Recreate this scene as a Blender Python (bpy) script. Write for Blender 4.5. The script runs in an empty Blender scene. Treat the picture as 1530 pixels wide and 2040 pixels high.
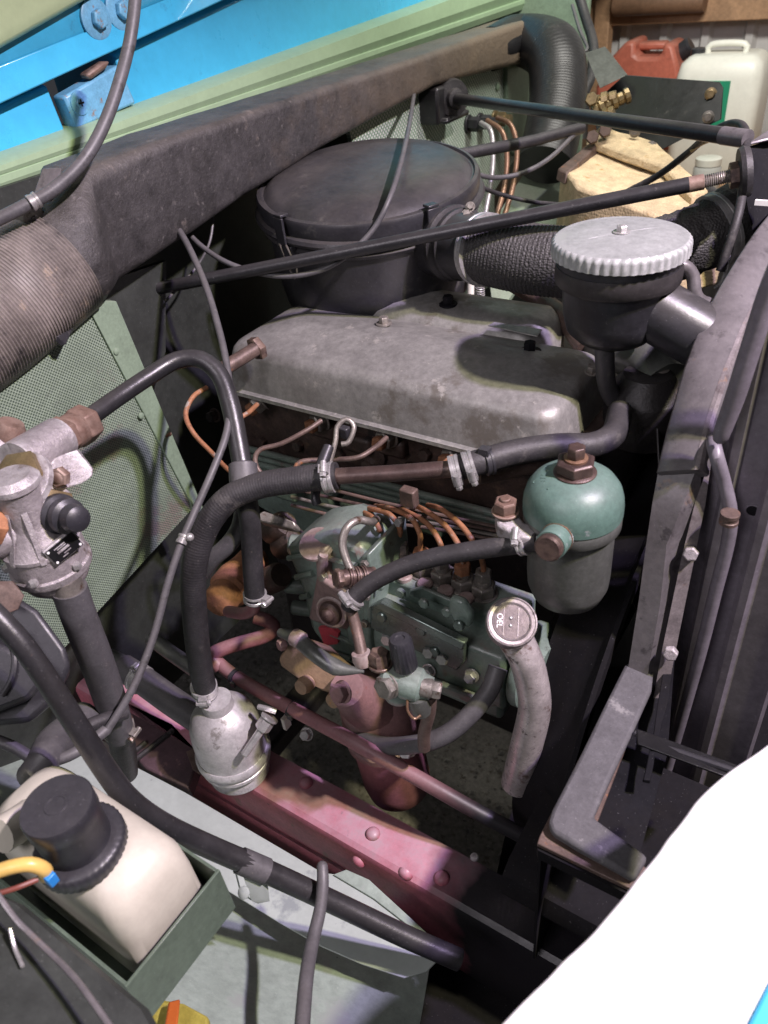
import bpy, bmesh, math, random
from mathutils import Vector, Matrix
random.seed(7)
sc = bpy.context.scene
COL = sc.collection

# ------------------------------------------------------------------ camera
# truck frame: X to the front of the truck, Y across it away from the viewer, Z up, ground at 0
CAM = Vector((0.0, 0.0, 1.8))
RX = Vector((0.83675, 0.26398, -0.47975))     # rows: world axes in (image right, image down, forward)
RY = Vector((0.53966, -0.54604, 0.64079))
RZ = Vector((-0.09281, -0.79508, -0.59936))
FPX, CXP, CYP = 1530.0, 765.0, 1020.0
cd = bpy.data.cameras.new('camera'); cam = bpy.data.objects.new('camera', cd); COL.objects.link(cam)
right = Vector((RX[0], RY[0], RZ[0])); up = -Vector((RX[1], RY[1], RZ[1])); back = -Vector((RX[2], RY[2], RZ[2]))
cam.matrix_world = Matrix(((right.x, up.x, back.x, CAM.x), (right.y, up.y, back.y, CAM.y), (right.z, up.z, back.z, CAM.z), (0, 0, 0, 1)))
cd.sensor_fit = 'VERTICAL'; cd.sensor_height = 36.0; cd.lens = 27.0; cd.clip_start = 0.02; cd.clip_end = 60
cd.dof.use_dof = True; cd.dof.focus_distance = 1.02; cd.dof.aperture_fstop = 7.0
sc.camera = cam

# ------------------------------------------------------------------ light: shed lamps plus an added fill, no daylight
w = bpy.data.worlds.new('World'); sc.world = w; w.use_nodes = True
bg = w.node_tree.nodes['Background']; bg.inputs[0].default_value = (0.74, 0.76, 0.86, 1); bg.inputs[1].default_value = 0.045
def lamp(name, loc, target, watts, col, size, sizey=None):
    ld = bpy.data.lights.new(name, 'AREA'); ld.energy = watts; ld.color = col; ld.size = size
    ld.shape = 'DISK'
    if sizey: ld.shape = 'RECTANGLE'; ld.size_y = sizey
    o = bpy.data.objects.new(name, ld); COL.objects.link(o); o.location = loc
    o.rotation_euler = (Vector(target) - Vector(loc)).to_track_quat('-Z', 'Y').to_euler()
    return o
# twin-tube work lamp over the front of the truck: one cold and one warm tube, a hand's breadth apart
def spot(name, loc, target, watts, col, rad, cone, blend):
    ld = bpy.data.lights.new(name, 'SPOT'); ld.energy = watts; ld.color = col; ld.shadow_soft_size = rad; ld.spot_size = math.radians(cone); ld.spot_blend = blend
    o = bpy.data.objects.new(name, ld); COL.objects.link(o); o.location = loc
    o.rotation_euler = (Vector(target) - Vector(loc)).to_track_quat('-Z', 'Y').to_euler(); return o
spot('work_lamp_cold', (0.86, 0.685, 2.95), (-0.35, 0.70, 1.2), 265, (0.76, 0.60, 1.0), 0.035, 60, 0.7)
spot('work_lamp_warm', (0.92, 0.585, 2.95), (-0.35, 0.70, 1.2), 205, (1.0, 0.93, 0.60), 0.035, 60, 0.7)
# soft fill light added over the viewer's shoulder, not a lamp of the shed
lamp('shoulder_fill', (-0.5, -1.2, 2.7), (-0.6, 0.8, 1.2), 17, (1.0, 0.92, 1.0), 0.9)
# tube over the bench behind the truck
lamp('bench_lamp', (-0.3, 1.75, 2.35), (-0.75, 3.1, 1.3), 22, (1.0, 0.97, 0.90), 0.8, 0.1)
sc.view_settings.view_transform = 'Standard'; sc.view_settings.look = 'None'; sc.view_settings.gamma = 1
sc.view_settings.exposure = 0.12
sc.render.engine = 'CYCLES'; sc.cycles.use_denoising = True
sc.cycles.max_bounces = 5; sc.cycles.diffuse_bounces = 3; sc.cycles.glossy_bounces = 3
sc.cycles.sample_clamp_indirect = 4

# ------------------------------------------------------------------ placing: a sight line cut by a distance or a plane
def ray(x, y):
    v = Vector(((x - CXP) / FPX, (y - CYP) / FPX, 1.0))
    return Vector((RX.dot(v), RY.dot(v), RZ.dot(v)))
def K(x, y, d): return CAM + ray(x, y) * d
def KP(x, y, ax, val):
    r = ray(x, y); return CAM + r * ((val - CAM[ax]) / r[ax])
def KX(x, y, v): return KP(x, y, 0, v)
def KY(x, y, v): return KP(x, y, 1, v)
def KZ(x, y, v): return KP(x, y, 2, v)
def M_(px, d): return px * d / FPX
EX, EY, EZ = Vector((1, 0, 0)), Vector((0, 1, 0)), Vector((0, 0, 1))

# ------------------------------------------------------------------ materials
MATS = {}
def mat(name, col, rough=0.5, metal=0.0, var=0.18, scale=25, bump=0.15, bscale=180, spot=None, dust=None, edge=None, spec=0.5, coat=0, rvar=0.12, spot2=None, bdist=0.002):
    m = bpy.data.materials.new(name); m.use_nodes = True; nt = m.node_tree; N = nt.nodes; Lk = nt.links
    b = N['Principled BSDF']; b.inputs['Metallic'].default_value = metal
    b.inputs['Specular IOR Level'].default_value = spec; b.inputs['Coat Weight'].default_value = coat
    tc = N.new('ShaderNodeTexCoord')
    def noise(s, det=4, rg=0.6):
        n = N.new('ShaderNodeTexNoise'); n.inputs['Scale'].default_value = s; n.inputs['Detail'].default_value = det; n.inputs['Roughness'].default_value = rg
        Lk.new(tc.outputs['Object'], n.inputs['Vector']); return n.outputs['Fac']
    def ramp(fac, a, bb):
        r = N.new('ShaderNodeMapRange'); r.inputs[1].default_value = a; r.inputs[2].default_value = bb; Lk.new(fac, r.inputs[0]); return r.outputs[0]
    def mul(a, k):
        q = N.new('ShaderNodeMath'); q.operation = 'MULTIPLY'; Lk.new(a, q.inputs[0])
        if isinstance(k, (int, float)): q.inputs[1].default_value = k
        else: Lk.new(k, q.inputs[1])
        return q.outputs[0]
    def mix(fac, a, bb):
        x = N.new('ShaderNodeMix'); x.data_type = 'RGBA'; Lk.new(fac, x.inputs[0])
        for sck, c in ((x.inputs[6], a), (x.inputs[7], bb)):
            if isinstance(c, tuple): sck.default_value = (*c, 1)
            else: Lk.new(c, sck)
        return x.outputs[2]
    n1 = noise(scale, 6, 0.65)
    c = mix(ramp(n1, 0.3, 0.7), tuple(max(0, k * (1 - var)) for k in col), tuple(min(1, k * (1 + var)) for k in col))
    gr = N.new('ShaderNodeMix'); gr.data_type = 'RGBA'; gr.blend_type = 'MULTIPLY'; gr.inputs[0].default_value = min(1.0, 0.55 + var)
    gm = N.new('ShaderNodeMapRange'); gm.inputs[1].default_value = 0.25; gm.inputs[2].default_value = 0.75; gm.inputs[3].default_value = 0.62 if var > .1 else 0.85; gm.inputs[4].default_value = 1.25 if var > .1 else 1.08
    Lk.new(noise(scale * 9, 6, 0.75), gm.inputs[0]); Lk.new(c, gr.inputs[6]); Lk.new(gm.outputs[0], gr.inputs[7]); c = gr.outputs[2]
    if var > .1:
        c = mix(mul(ramp(noise(6.5, 9, 0.75), 0.52, 0.72), 0.55), c, tuple(k * 0.35 + q for k, q in zip(col, (.012, .010, .008))))
        c = mix(mul(ramp(noise(420, 2, 0.5), 0.70, 0.74), 0.5), c, tuple(min(.6, k * 1.2 + .10) for k in col))
    for sp, ph in ((spot, 1.0), (spot2, 1.37)):
        if sp:
            scol, thr, ss = sp
            f = ramp(noise(ss * ph, 8, 0.7), thr, thr + 0.07); c = mix(f, c, scol)
    if edge:
        g = N.new('ShaderNodeNewGeometry'); f = ramp(g.outputs['Pointiness'], 0.53, 0.60)
        c = mix(mul(f, ramp(noise(90, 4), 0.35, 0.6)), c, edge)
    if dust:
        dcol, amt = dust
        g2 = N.new('ShaderNodeNewGeometry'); sx = N.new('ShaderNodeSeparateXYZ'); Lk.new(g2.outputs['Normal'], sx.inputs[0])
        f = mul(mul(ramp(sx.outputs[2], 0.1, 1.0), ramp(noise(14, 7, 0.7), 0.25, 0.75)), amt); c = mix(f, c, dcol)
    Lk.new(c, b.inputs['Base Color'])
    r0 = N.new('ShaderNodeMapRange'); r0.inputs[3].default_value = max(0.05, rough - rvar); r0.inputs[4].default_value = min(1, rough + rvar)
    Lk.new(noise(scale * 2.3, 5), r0.inputs[0]); Lk.new(r0.outputs[0], b.inputs['Roughness'])
    if bump:
        bp = N.new('ShaderNodeBump'); bp.inputs['Strength'].default_value = bump; bp.inputs['Distance'].default_value = bdist
        Lk.new(noise(bscale, 6, 0.7), bp.inputs['Height']); Lk.new(bp.outputs[0], b.inputs['Normal'])
    MATS[name] = m; return m
RUST = (0.30, 0.10, 0.035); DUST = (0.24, 0.20, 0.175); GRIME = (0.035, 0.03, 0.028); SILV = (0.5, 0.5, 0.5)
mat('bay_green', (0.20, 0.27, 0.19), 0.5, var=0.12, spot=((0.09, 0.12, 0.085), 0.62, 9), dust=(DUST, 0.35), bump=0.05)
mat('wing_green', (0.30, 0.365, 0.315), 0.42, var=0.12, scale=8, spot=((0.10, 0.11, 0.10), 0.66, 60), spot2=((0.30, 0.34, 0.31), 0.55, 7), bump=0.08)
mat('wing_plate', (0.36, 0.405, 0.375), 0.45, var=0.1, scale=9, spot=((0.12, 0.12, 0.13), 0.68, 70), spot2=((0.24, 0.27, 0.27), 0.6, 6), bump=0.08)
mat('cowl_blue', (0.055, 0.42, 0.68), 0.3, var=0.08, scale=6, spot=((0.045, 0.24, 0.42), 0.63, 9), spot2=((0.20, 0.20, 0.19), 0.70, 45), bump=0.04, coat=0.2)
mat('hinge_blue', (0.16, 0.42, 0.62), 0.4, var=0.15, spot=((0.25, 0.14, 0.07), 0.6, 40), bump=0.1)
mat('lip_green', (0.30, 0.42, 0.26), 0.4, var=0.08, scale=10, bump=0.03, spot=((0.18, 0.22, 0.14), 0.66, 30))
mat('pale_green', (0.46, 0.56, 0.33), 0.4, var=0.06, scale=6, bump=0.02)
mat('duct_felt', (0.036, 0.034, 0.034), 0.55, var=0.5, scale=30, bump=0.7, bscale=80, bdist=0.0035, spot=((0.14, 0.12, 0.105), 0.62, 13), spot2=((0.085, 0.08, 0.076), 0.60, 60), dust=((0.20, 0.175, 0.15), 0.45))
mat('flex_grey', (0.19, 0.165, 0.15), 0.5, var=0.4, scale=16, spot=((0.045, 0.04, 0.04), 0.57, 9), spot2=((0.34, 0.27, 0.21), 0.62, 22), bump=0.25, edge=(0.3, 0.27, 0.24))
mat('rubber', (0.026, 0.025, 0.027), 0.52, var=0.35, scale=40, bump=0.3, bscale=220, spot=((0.062, 0.058, 0.056), 0.575, 22), spot2=((0.12, 0.108, 0.10), 0.635, 120), dust=((0.12, 0.11, 0.105), 0.4), spec=0.35)
mat('rubber_grey', (0.075, 0.073, 0.078), 0.5, var=0.25, scale=35, bump=0.12, dust=((0.18, 0.165, 0.155), 0.45), spot=((0.035, 0.034, 0.034), 0.59, 18), spot2=((0.15, 0.138, 0.13), 0.625, 90))
mat('rubber_weave', (0.035, 0.034, 0.034), 0.6, var=0.3, bump=0.2, dust=((0.14, 0.125, 0.11), 0.4))
mat('black_paint', (0.016, 0.016, 0.018), 0.34, var=0.3, scale=30, bump=0.2, bscale=120, spot=((0.11, 0.105, 0.10), 0.645, 90), spot2=((0.15, 0.075, 0.05), 0.69, 30), dust=((0.13, 0.12, 0.115), 0.38))
mat('satin_black', (0.024, 0.024, 0.028), 0.36, var=0.3, scale=18, bump=0.12, dust=((0.15, 0.135, 0.12), 0.42), spot=((0.07, 0.067, 0.063), 0.62, 10))
mat('plastic_black', (0.025, 0.025, 0.030), 0.4, var=0.2, bump=0.1, bscale=500, dust=((0.1, 0.095, 0.095), 0.3))
mat('rocker_alu', (0.25, 0.245, 0.23), 0.45, 0.3, var=0.28, scale=12, bump=0.15, spot=((0.15, 0.138, 0.12), 0.56, 8), spot2=((0.36, 0.345, 0.315), 0.60, 26), edge=(0.45, 0.44, 0.41))
mat('cast_alu', (0.33, 0.30, 0.305), 0.48, 0.4, var=0.25, scale=24, bump=0.6, bscale=140, bdist=0.003, spot=((0.15, 0.12, 0.105), 0.57, 26), edge=(0.62, 0.6, 0.6))
mat('bright_alu', (0.50, 0.485, 0.48), 0.46, 0.4, var=0.2, scale=22, bump=0.12, spot=((0.25, 0.235, 0.22), 0.58, 40), edge=(0.7, 0.7, 0.7))
mat('lid_alu', (0.34, 0.355, 0.345), 0.5, 0.3, var=0.15, scale=16, bump=0.12, spot=((0.33, 0.35, 0.33), 0.55, 12), spot2=((0.24, 0.23, 0.2), 0.66, 60), edge=(0.7, 0.7, 0.7))
mat('zinc', (0.48, 0.47, 0.46), 0.34, 0.6, var=0.25, scale=60, bump=0.1, spot=((0.22, 0.18, 0.14), 0.63, 60))
mat('steel_dirty', (0.25, 0.23, 0.205), 0.4, 0.55, var=0.35, scale=40, bump=0.2, spot=((0.10, 0.06, 0.04), 0.58, 50))
mat('brown_nut', (0.17, 0.105, 0.08), 0.55, 0.25, var=0.25, scale=50, bump=0.2, edge=(0.30, 0.22, 0.18))
mat('bolt_dark', (0.07, 0.045, 0.04), 0.42, 0.4, var=0.3, scale=60, bump=0.2, edge=(0.2, 0.14, 0.11))
mat('brass', (0.30, 0.225, 0.12), 0.38, 0.7, var=0.3, scale=50, bump=0.1, spot=((0.16, 0.11, 0.06), 0.58, 60))
mat('copper', (0.23, 0.135, 0.085), 0.42, 0.5, var=0.3, scale=50, bump=0.1)
mat('rust_pipe', (0.31, 0.14, 0.068), 0.65, 0.1, var=0.35, scale=60, bump=0.3, spot=((0.28, 0.25, 0.22), 0.57, 45), spot2=((0.11, 0.05, 0.03), 0.6, 70))
mat('rust_orange', (0.26, 0.115, 0.055), 0.75, 0.0, var=0.35, scale=50, bump=0.4, spot=((0.15, 0.06, 0.03), 0.6, 60))
mat('brown_pipe', (0.13, 0.09, 0.075), 0.5, 0.3, var=0.4, scale=50, bump=0.2, spot=((0.30, 0.13, 0.06), 0.60, 40))
mat('head_brown', (0.060, 0.040, 0.033), 0.5, 0.1, var=0.5, scale=28, bump=0.5, bscale=120, spot=((0.11, 0.07, 0.05), 0.58, 30), spot2=((0.018, 0.015, 0.014), 0.56, 20))
mat('block_dark', (0.020, 0.018, 0.018), 0.45, 0.1, var=0.5, scale=20, bump=0.5, bscale=110, spot=((0.05, 0.04, 0.035), 0.6, 30))
mat('pump_green', (0.165, 0.225, 0.19), 0.34, 0.05, var=0.25, scale=22, bump=0.25, bscale=140, spot=((0.15, 0.115, 0.10), 0.60, 14), spot2=((0.04, 0.05, 0.044), 0.62, 26), dust=((0.24, 0.19, 0.18), 0.4))
mat('pump_brown', (0.22, 0.155, 0.14), 0.5, 0.05, var=0.22, scale=25, bump=0.3, bscale=160, spot=((0.10, 0.14, 0.11), 0.60, 20), edge=(0.36, 0.3, 0.28))
mat('pump_plate', (0.15, 0.19, 0.17), 0.26, 0.55, var=0.3, scale=16, bump=0.08, spot=((0.07, 0.13, 0.095), 0.56, 12))
mat('red_paint', (0.48, 0.06, 0.08), 0.5, var=0.15, bump=0.1)
mat('filter_teal', (0.088, 0.155, 0.128), 0.44, 0.0, var=0.14, scale=18, bump=0.12, spot=((0.34, 0.34, 0.35), 0.625, 20), dust=((0.25, 0.25, 0.23), 0.2))
mat('filter_bowl', (0.125, 0.132, 0.12), 0.4, 0.4, var=0.22, scale=18, bump=0.1, spot=((0.08, 0.08, 0.07), 0.6, 14))
mat('rail_red', (0.42, 0.115, 0.155), 0.42, var=0.2, scale=20, bump=0.2, bscale=160, dust=((0.46, 0.32, 0.365), 1.0), spot=((0.19, 0.10, 0.085), 0.585, 14), spot2=((0.06, 0.03, 0.033), 0.63, 45))
mat('pink_pipe', (0.26, 0.105, 0.115), 0.5, var=0.2, scale=25, bump=0.12, dust=((0.30, 0.20, 0.205), 0.8), spot=((0.16, 0.09, 0.085), 0.64, 30))
mat('pink_casting', (0.20, 0.11, 0.105), 0.5, var=0.2, scale=18, bump=0.35, bscale=140, dust=((0.30, 0.21, 0.21), 0.7), spot=((0.20, 0.07, 0.045), 0.6, 16))
mat('ochre_casting', (0.26, 0.17, 0.10), 0.6, var=0.25, scale=25, bump=0.35, bscale=150, spot=((0.42, 0.20, 0.05), 0.58, 18), dust=((0.30, 0.23, 0.2), 0.5))
mat('wood', (0.42, 0.25, 0.14), 0.65, var=0.25, scale=12, bump=0.15)
mat('wood_dark', (0.19, 0.105, 0.06), 0.65, var=0.3, scale=12, bump=0.15)
mat('shed_white', (0.56, 0.55, 0.54), 0.5, var=0.06, scale=5, bump=0.03)
mat('can_red', (0.46, 0.13, 0.085), 0.45, var=0.12, scale=8, bump=0.08, dust=((0.4, 0.22, 0.17), 0.5))
mat('can_white', (0.78, 0.77, 0.69), 0.4, var=0.05, scale=5, bump=0.03)
mat('label_green', (0.02, 0.26, 0.14), 0.4, var=0.08, bump=0)
mat('white_print', (0.8, 0.8, 0.78), 0.5, var=0.03, bump=0)
mat('foam_yellow', (0.57, 0.445, 0.27), 0.85, var=0.25, scale=35, bump=0.9, bscale=130, spot=((0.40, 0.24, 0.09), 0.6, 40), spot2=((0.24, 0.14, 0.07), 0.68, 22))
mat('grey_frame', (0.14, 0.13, 0.134), 0.36, 0.25, var=0.25, scale=14, bump=0.1, spot=((0.22, 0.15, 0.11), 0.60, 14), spot2=((0.055, 0.05, 0.053), 0.57, 24), dust=((0.24, 0.22, 0.22), 0.5))
mat('pot_worn', (0.035, 0.032, 0.032), 0.45, 0.1, var=0.3, scale=18, bump=0.15, spot=((0.13, 0.075, 0.055), 0.56, 14), spot2=((0.2, 0.15, 0.13), 0.63, 40))
mat('baffle_grey', (0.165, 0.15, 0.172), 0.42, 0.1, var=0.18, scale=12, bump=0.06, spot=((0.15, 0.14, 0.15), 0.66, 80))
mat('worn_grey', (0.22, 0.195, 0.195), 0.4, 0.4, var=0.3, scale=40, bump=0.1, spot=((0.12, 0.10, 0.10), 0.56, 30), spot2=((0.26, 0.17, 0.12), 0.62, 20))
mat('corner_dark', (0.03, 0.034, 0.03), 0.5, var=0.3, scale=14, bump=0.05)  # near-black base stands in for shade on the corner panel
mat('seal_rubber', (0.085, 0.083, 0.088), 0.7, var=0.25, scale=25, bump=0.35, bscale=160, spot=((0.19, 0.185, 0.185), 0.6, 24), spot2=((0.06, 0.058, 0.06), 0.6, 30))
mat('wing_white', (0.84, 0.84, 0.82), 0.25, var=0.02, scale=4, bump=0.01, coat=0.3, spot=((0.70, 0.68, 0.64), 0.72, 30))
mat('bottle_white', (0.50, 0.475, 0.395), 0.42, var=0.09, scale=10, bump=0.05, spot=((0.45, 0.40, 0.30), 0.66, 24), dust=((0.42, 0.38, 0.33), 0.25))
mat('tray_green', (0.10, 0.135, 0.10), 0.35, var=0.15, scale=14, bump=0.05)
mat('tube_yellow', (0.62, 0.42, 0.12), 0.4, var=0.1, bump=0)
mat('wire_brown', (0.17, 0.05, 0.035), 0.45, var=0.1, bump=0)
mat('clip_blue', (0.02, 0.20, 0.55), 0.4, var=0.1, bump=0)
mat('lens_orange', (0.36, 0.09, 0.02), 0.25, var=0.1, bump=0)
mat('lens_yellow', (0.30, 0.26, 0.05), 0.4, var=0.2, bump=0.1, spot=((0.15, 0.12, 0.03), 0.64, 50))
mat('plate_black', (0.012, 0.012, 0.013), 0.35, 0.2, var=0.2, scale=20, bump=0.08, spot=((0.05, 0.045, 0.042), 0.63, 22))
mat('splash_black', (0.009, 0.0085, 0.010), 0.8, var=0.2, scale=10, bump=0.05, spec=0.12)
mat('bracket_black', (0.009, 0.009, 0.011), 0.6, var=0.2, scale=20, bump=0.05, spec=0.08)
mat('elbow_black', (0.016, 0.0155, 0.017), 0.42, var=0.3, scale=25, bump=0.2, bscale=90, spot=((0.05, 0.047, 0.045), 0.6, 18), dust=((0.10, 0.095, 0.09), 0.2), spec=0.4)
mat('worn_chrome', (0.55, 0.50, 0.49), 0.3, 0.45, var=0.3, scale=30, bump=0.1, spot=((0.20, 0.14, 0.12), 0.57, 20), spot2=((0.10, 0.08, 0.075), 0.6, 50))
mat('cap_face', (0.13, 0.105, 0.102), 0.36, 0.3, var=0.3, scale=60, bump=0.1, spot=((0.24, 0.22, 0.21), 0.6, 40))
mat('bracket_brown', (0.075, 0.045, 0.052), 0.5, var=0.3, scale=20, bump=0.2, spot=((0.17, 0.10, 0.10), 0.6, 18))
mat('cap_steel', (0.32, 0.285, 0.28), 0.34, 0.5, var=0.3, scale=60, bump=0.1, spot=((0.12, 0.10, 0.10), 0.58, 90))
mat('jar_glass', (0.55, 0.55, 0.52), 0.15, var=0.05, bump=0)
mat('gravel', (0.23, 0.215, 0.19), 0.8, var=0.4, scale=60, bump=1.0, bscale=90, spot=((0.10, 0.085, 0.065), 0.55, 40), spot2=((0.34, 0.31, 0.26), 0.62, 120))
mat('stone', (0.27, 0.255, 0.225), 0.75, var=0.45, scale=30, bump=0.3, spot=((0.40, 0.37, 0.32), 0.6, 30))

# perforated steel: round holes in staggered rows, punched dark through the paint
def perforated(name, base, hole, pitch, dusty):
    m = mat(name, base, 0.5, var=0.14, bump=0, spot=((base[0] * .6, base[1] * .55, base[2] * .6), 0.6, 9), spot2=dusty)
    nt = m.node_tree; N = nt.nodes; Lk = nt.links; b = N['Principled BSDF']
    src = b.inputs['Base Color'].links[0].from_socket
    tc = N.new('ShaderNodeTexCoord'); mp = N.new('ShaderNodeMapping'); mp.inputs['Rotation'].default_value = (math.radians(45), 0, 0)
    mp.inputs['Scale'].default_value = (0, 1, 1)
    Lk.new(tc.outputs['Object'], mp.inputs[0])
    v = N.new('ShaderNodeTexVoronoi'); v.inputs['Scale'].default_value = 1 / pitch; v.inputs['Randomness'].default_value = 0.0
    Lk.new(mp.outputs[0], v.inputs['Vector'])
    r = N.new('ShaderNodeMapRange'); r.inputs[1].default_value = 0.40; r.inputs[2].default_value = 0.30; Lk.new(v.outputs['Distance'], r.inputs[0])
    x = N.new('ShaderNodeMix'); x.data_type = 'RGBA'; Lk.new(r.outputs[0], x.inputs[0]); Lk.new(src, x.inputs[6]); x.inputs[7].default_value = (*hole, 1)
    Lk.new(x.outputs[2], b.inputs['Base Color'])
    bp = N.new('ShaderNodeBump'); bp.inputs['Strength'].default_value = 0.6; bp.inputs['Distance'].default_value = 0.002; bp.invert = True
    Lk.new(r.outputs[0], bp.inputs['Height']); Lk.new(bp.outputs[0], b.inputs['Normal'])
perforated('perf_near', (0.25, 0.315, 0.235), (0.07, 0.10, 0.072), 0.0036, ((0.20, 0.17, 0.145), 0.575, 5))
perforated('perf_far', (0.20, 0.30, 0.21), (0.55, 0.58, 0.54), 0.0072, ((0.22, 0.30, 0.22), 0.62, 6))

def add_bump(name, scale, strength, dist, feature='F1', base=None):
    nt = MATS[name].node_tree; N = nt.nodes; Lk = nt.links; b = N['Principled BSDF']
    tc = N.new('ShaderNodeTexCoord'); v = N.new('ShaderNodeTexVoronoi'); v.inputs['Scale'].default_value = scale; v.inputs['Randomness'].default_value = 0.75
    Lk.new(tc.outputs['Object'], v.inputs['Vector'])
    bp = N.new('ShaderNodeBump'); bp.inputs['Strength'].default_value = strength; bp.inputs['Distance'].default_value = dist; bp.invert = True
    Lk.new(v.outputs['Distance'], bp.inputs['Height']); Lk.new(bp.outputs[0], b.inputs['Normal'])
add_bump('rubber_weave', 300, 0.7, 0.002)
add_bump('foam_yellow', 190, 0.35, 0.003)
# the felt turns from tar black to dusty tan towards the far end of the duct
nt = MATS['duct_felt'].node_tree; N = nt.nodes; Lk = nt.links; b = N['Principled BSDF']; src = b.inputs['Base Color'].links[0].from_socket
tc = N.new('ShaderNodeTexCoord'); sx = N.new('ShaderNodeSeparateXYZ'); Lk.new(tc.outputs['Object'], sx.inputs[0])
nz = N.new('ShaderNodeTexNoise'); nz.inputs['Scale'].default_value = 9; nz.inputs['Detail'].default_value = 9; nz.inputs['Roughness'].default_value = 0.7; Lk.new(tc.outputs['Object'], nz.inputs['Vector'])
ad = N.new('ShaderNodeMath'); ad.operation = 'MULTIPLY_ADD'; ad.inputs[1].default_value = 1.1; Lk.new(nz.outputs['Fac'], ad.inputs[0]); Lk.new(sx.outputs[1], ad.inputs[2])
mr = N.new('ShaderNodeMapRange'); mr.inputs[1].default_value = 0.40; mr.inputs[2].default_value = 1.25; mr.inputs[4].default_value = 0.85; Lk.new(ad.outputs[0], mr.inputs[0])
mx = N.new('ShaderNodeMix'); mx.data_type = 'RGBA'; Lk.new(mr.outputs[0], mx.inputs[0]); Lk.new(src, mx.inputs[6]); mx.inputs[7].default_value = (0.17, 0.128, 0.09, 1); Lk.new(mx.outputs[2], b.inputs['Base Color'])

def fade_into_shade(src_name, new_name, x0, x1):
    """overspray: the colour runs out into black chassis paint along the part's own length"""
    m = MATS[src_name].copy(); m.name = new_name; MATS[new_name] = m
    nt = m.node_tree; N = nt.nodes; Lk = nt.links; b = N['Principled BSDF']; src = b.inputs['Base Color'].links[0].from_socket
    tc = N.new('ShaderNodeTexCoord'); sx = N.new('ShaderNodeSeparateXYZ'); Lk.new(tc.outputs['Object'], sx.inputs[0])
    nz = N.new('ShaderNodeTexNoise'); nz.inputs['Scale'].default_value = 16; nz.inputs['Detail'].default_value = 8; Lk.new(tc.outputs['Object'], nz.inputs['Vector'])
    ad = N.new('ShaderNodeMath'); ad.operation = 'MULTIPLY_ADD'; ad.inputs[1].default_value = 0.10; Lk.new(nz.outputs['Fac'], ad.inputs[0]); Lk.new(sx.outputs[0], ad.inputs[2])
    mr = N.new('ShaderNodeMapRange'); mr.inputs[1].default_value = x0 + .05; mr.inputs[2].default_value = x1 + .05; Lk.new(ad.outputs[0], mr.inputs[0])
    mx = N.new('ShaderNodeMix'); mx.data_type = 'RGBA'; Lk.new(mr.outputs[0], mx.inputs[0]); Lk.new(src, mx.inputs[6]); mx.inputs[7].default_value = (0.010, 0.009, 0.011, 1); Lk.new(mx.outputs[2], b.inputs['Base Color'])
fade_into_shade('rail_red', 'rail_shade_fade', 0.27, 0.345)  # shade over the front ends of rail and rod, put into the colour
fade_into_shade('pink_pipe', 'rod_shade_fade', 0.13, 0.24)

# ------------------------------------------------------------------ mesh building
def frame(ax):
    ax = Vector(ax).normalized(); h = EZ if abs(ax.z) < 0.9 else EX
    u = h.cross(ax).normalized(); return u, ax.cross(u), ax
def smooth_path(pts, step):
    P = [Vector(p) for p in pts]
    if len(P) == 2:
        n = max(2, int((P[1] - P[0]).length / step) + 1); return [P[0].lerp(P[1], i / n) for i in range(n + 1)], [i / n for i in range(n + 1)]
    out, ts = [], []
    for i in range(len(P) - 1):
        p0 = P[i - 1] if i else P[0] * 2 - P[1]; p1, p2 = P[i], P[i + 1]
        p3 = P[i + 2] if i + 2 < len(P) else P[-1] * 2 - P[-2]
        n = max(3, int((p2 - p1).length / step) + 1)
        for k in range(n):
            t = k / n; t2, t3 = t * t, t * t * t
            out.append(0.5 * ((2 * p1) + (p2 - p0) * t + (2 * p0 - 5 * p1 + 4 * p2 - p3) * t2 + (3 * p1 - p0 - 3 * p2 + p3) * t3)); ts.append(i + t)
    out.append(P[-1]); ts.append(len(P) - 1); return out, ts
LOC = {}
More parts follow.
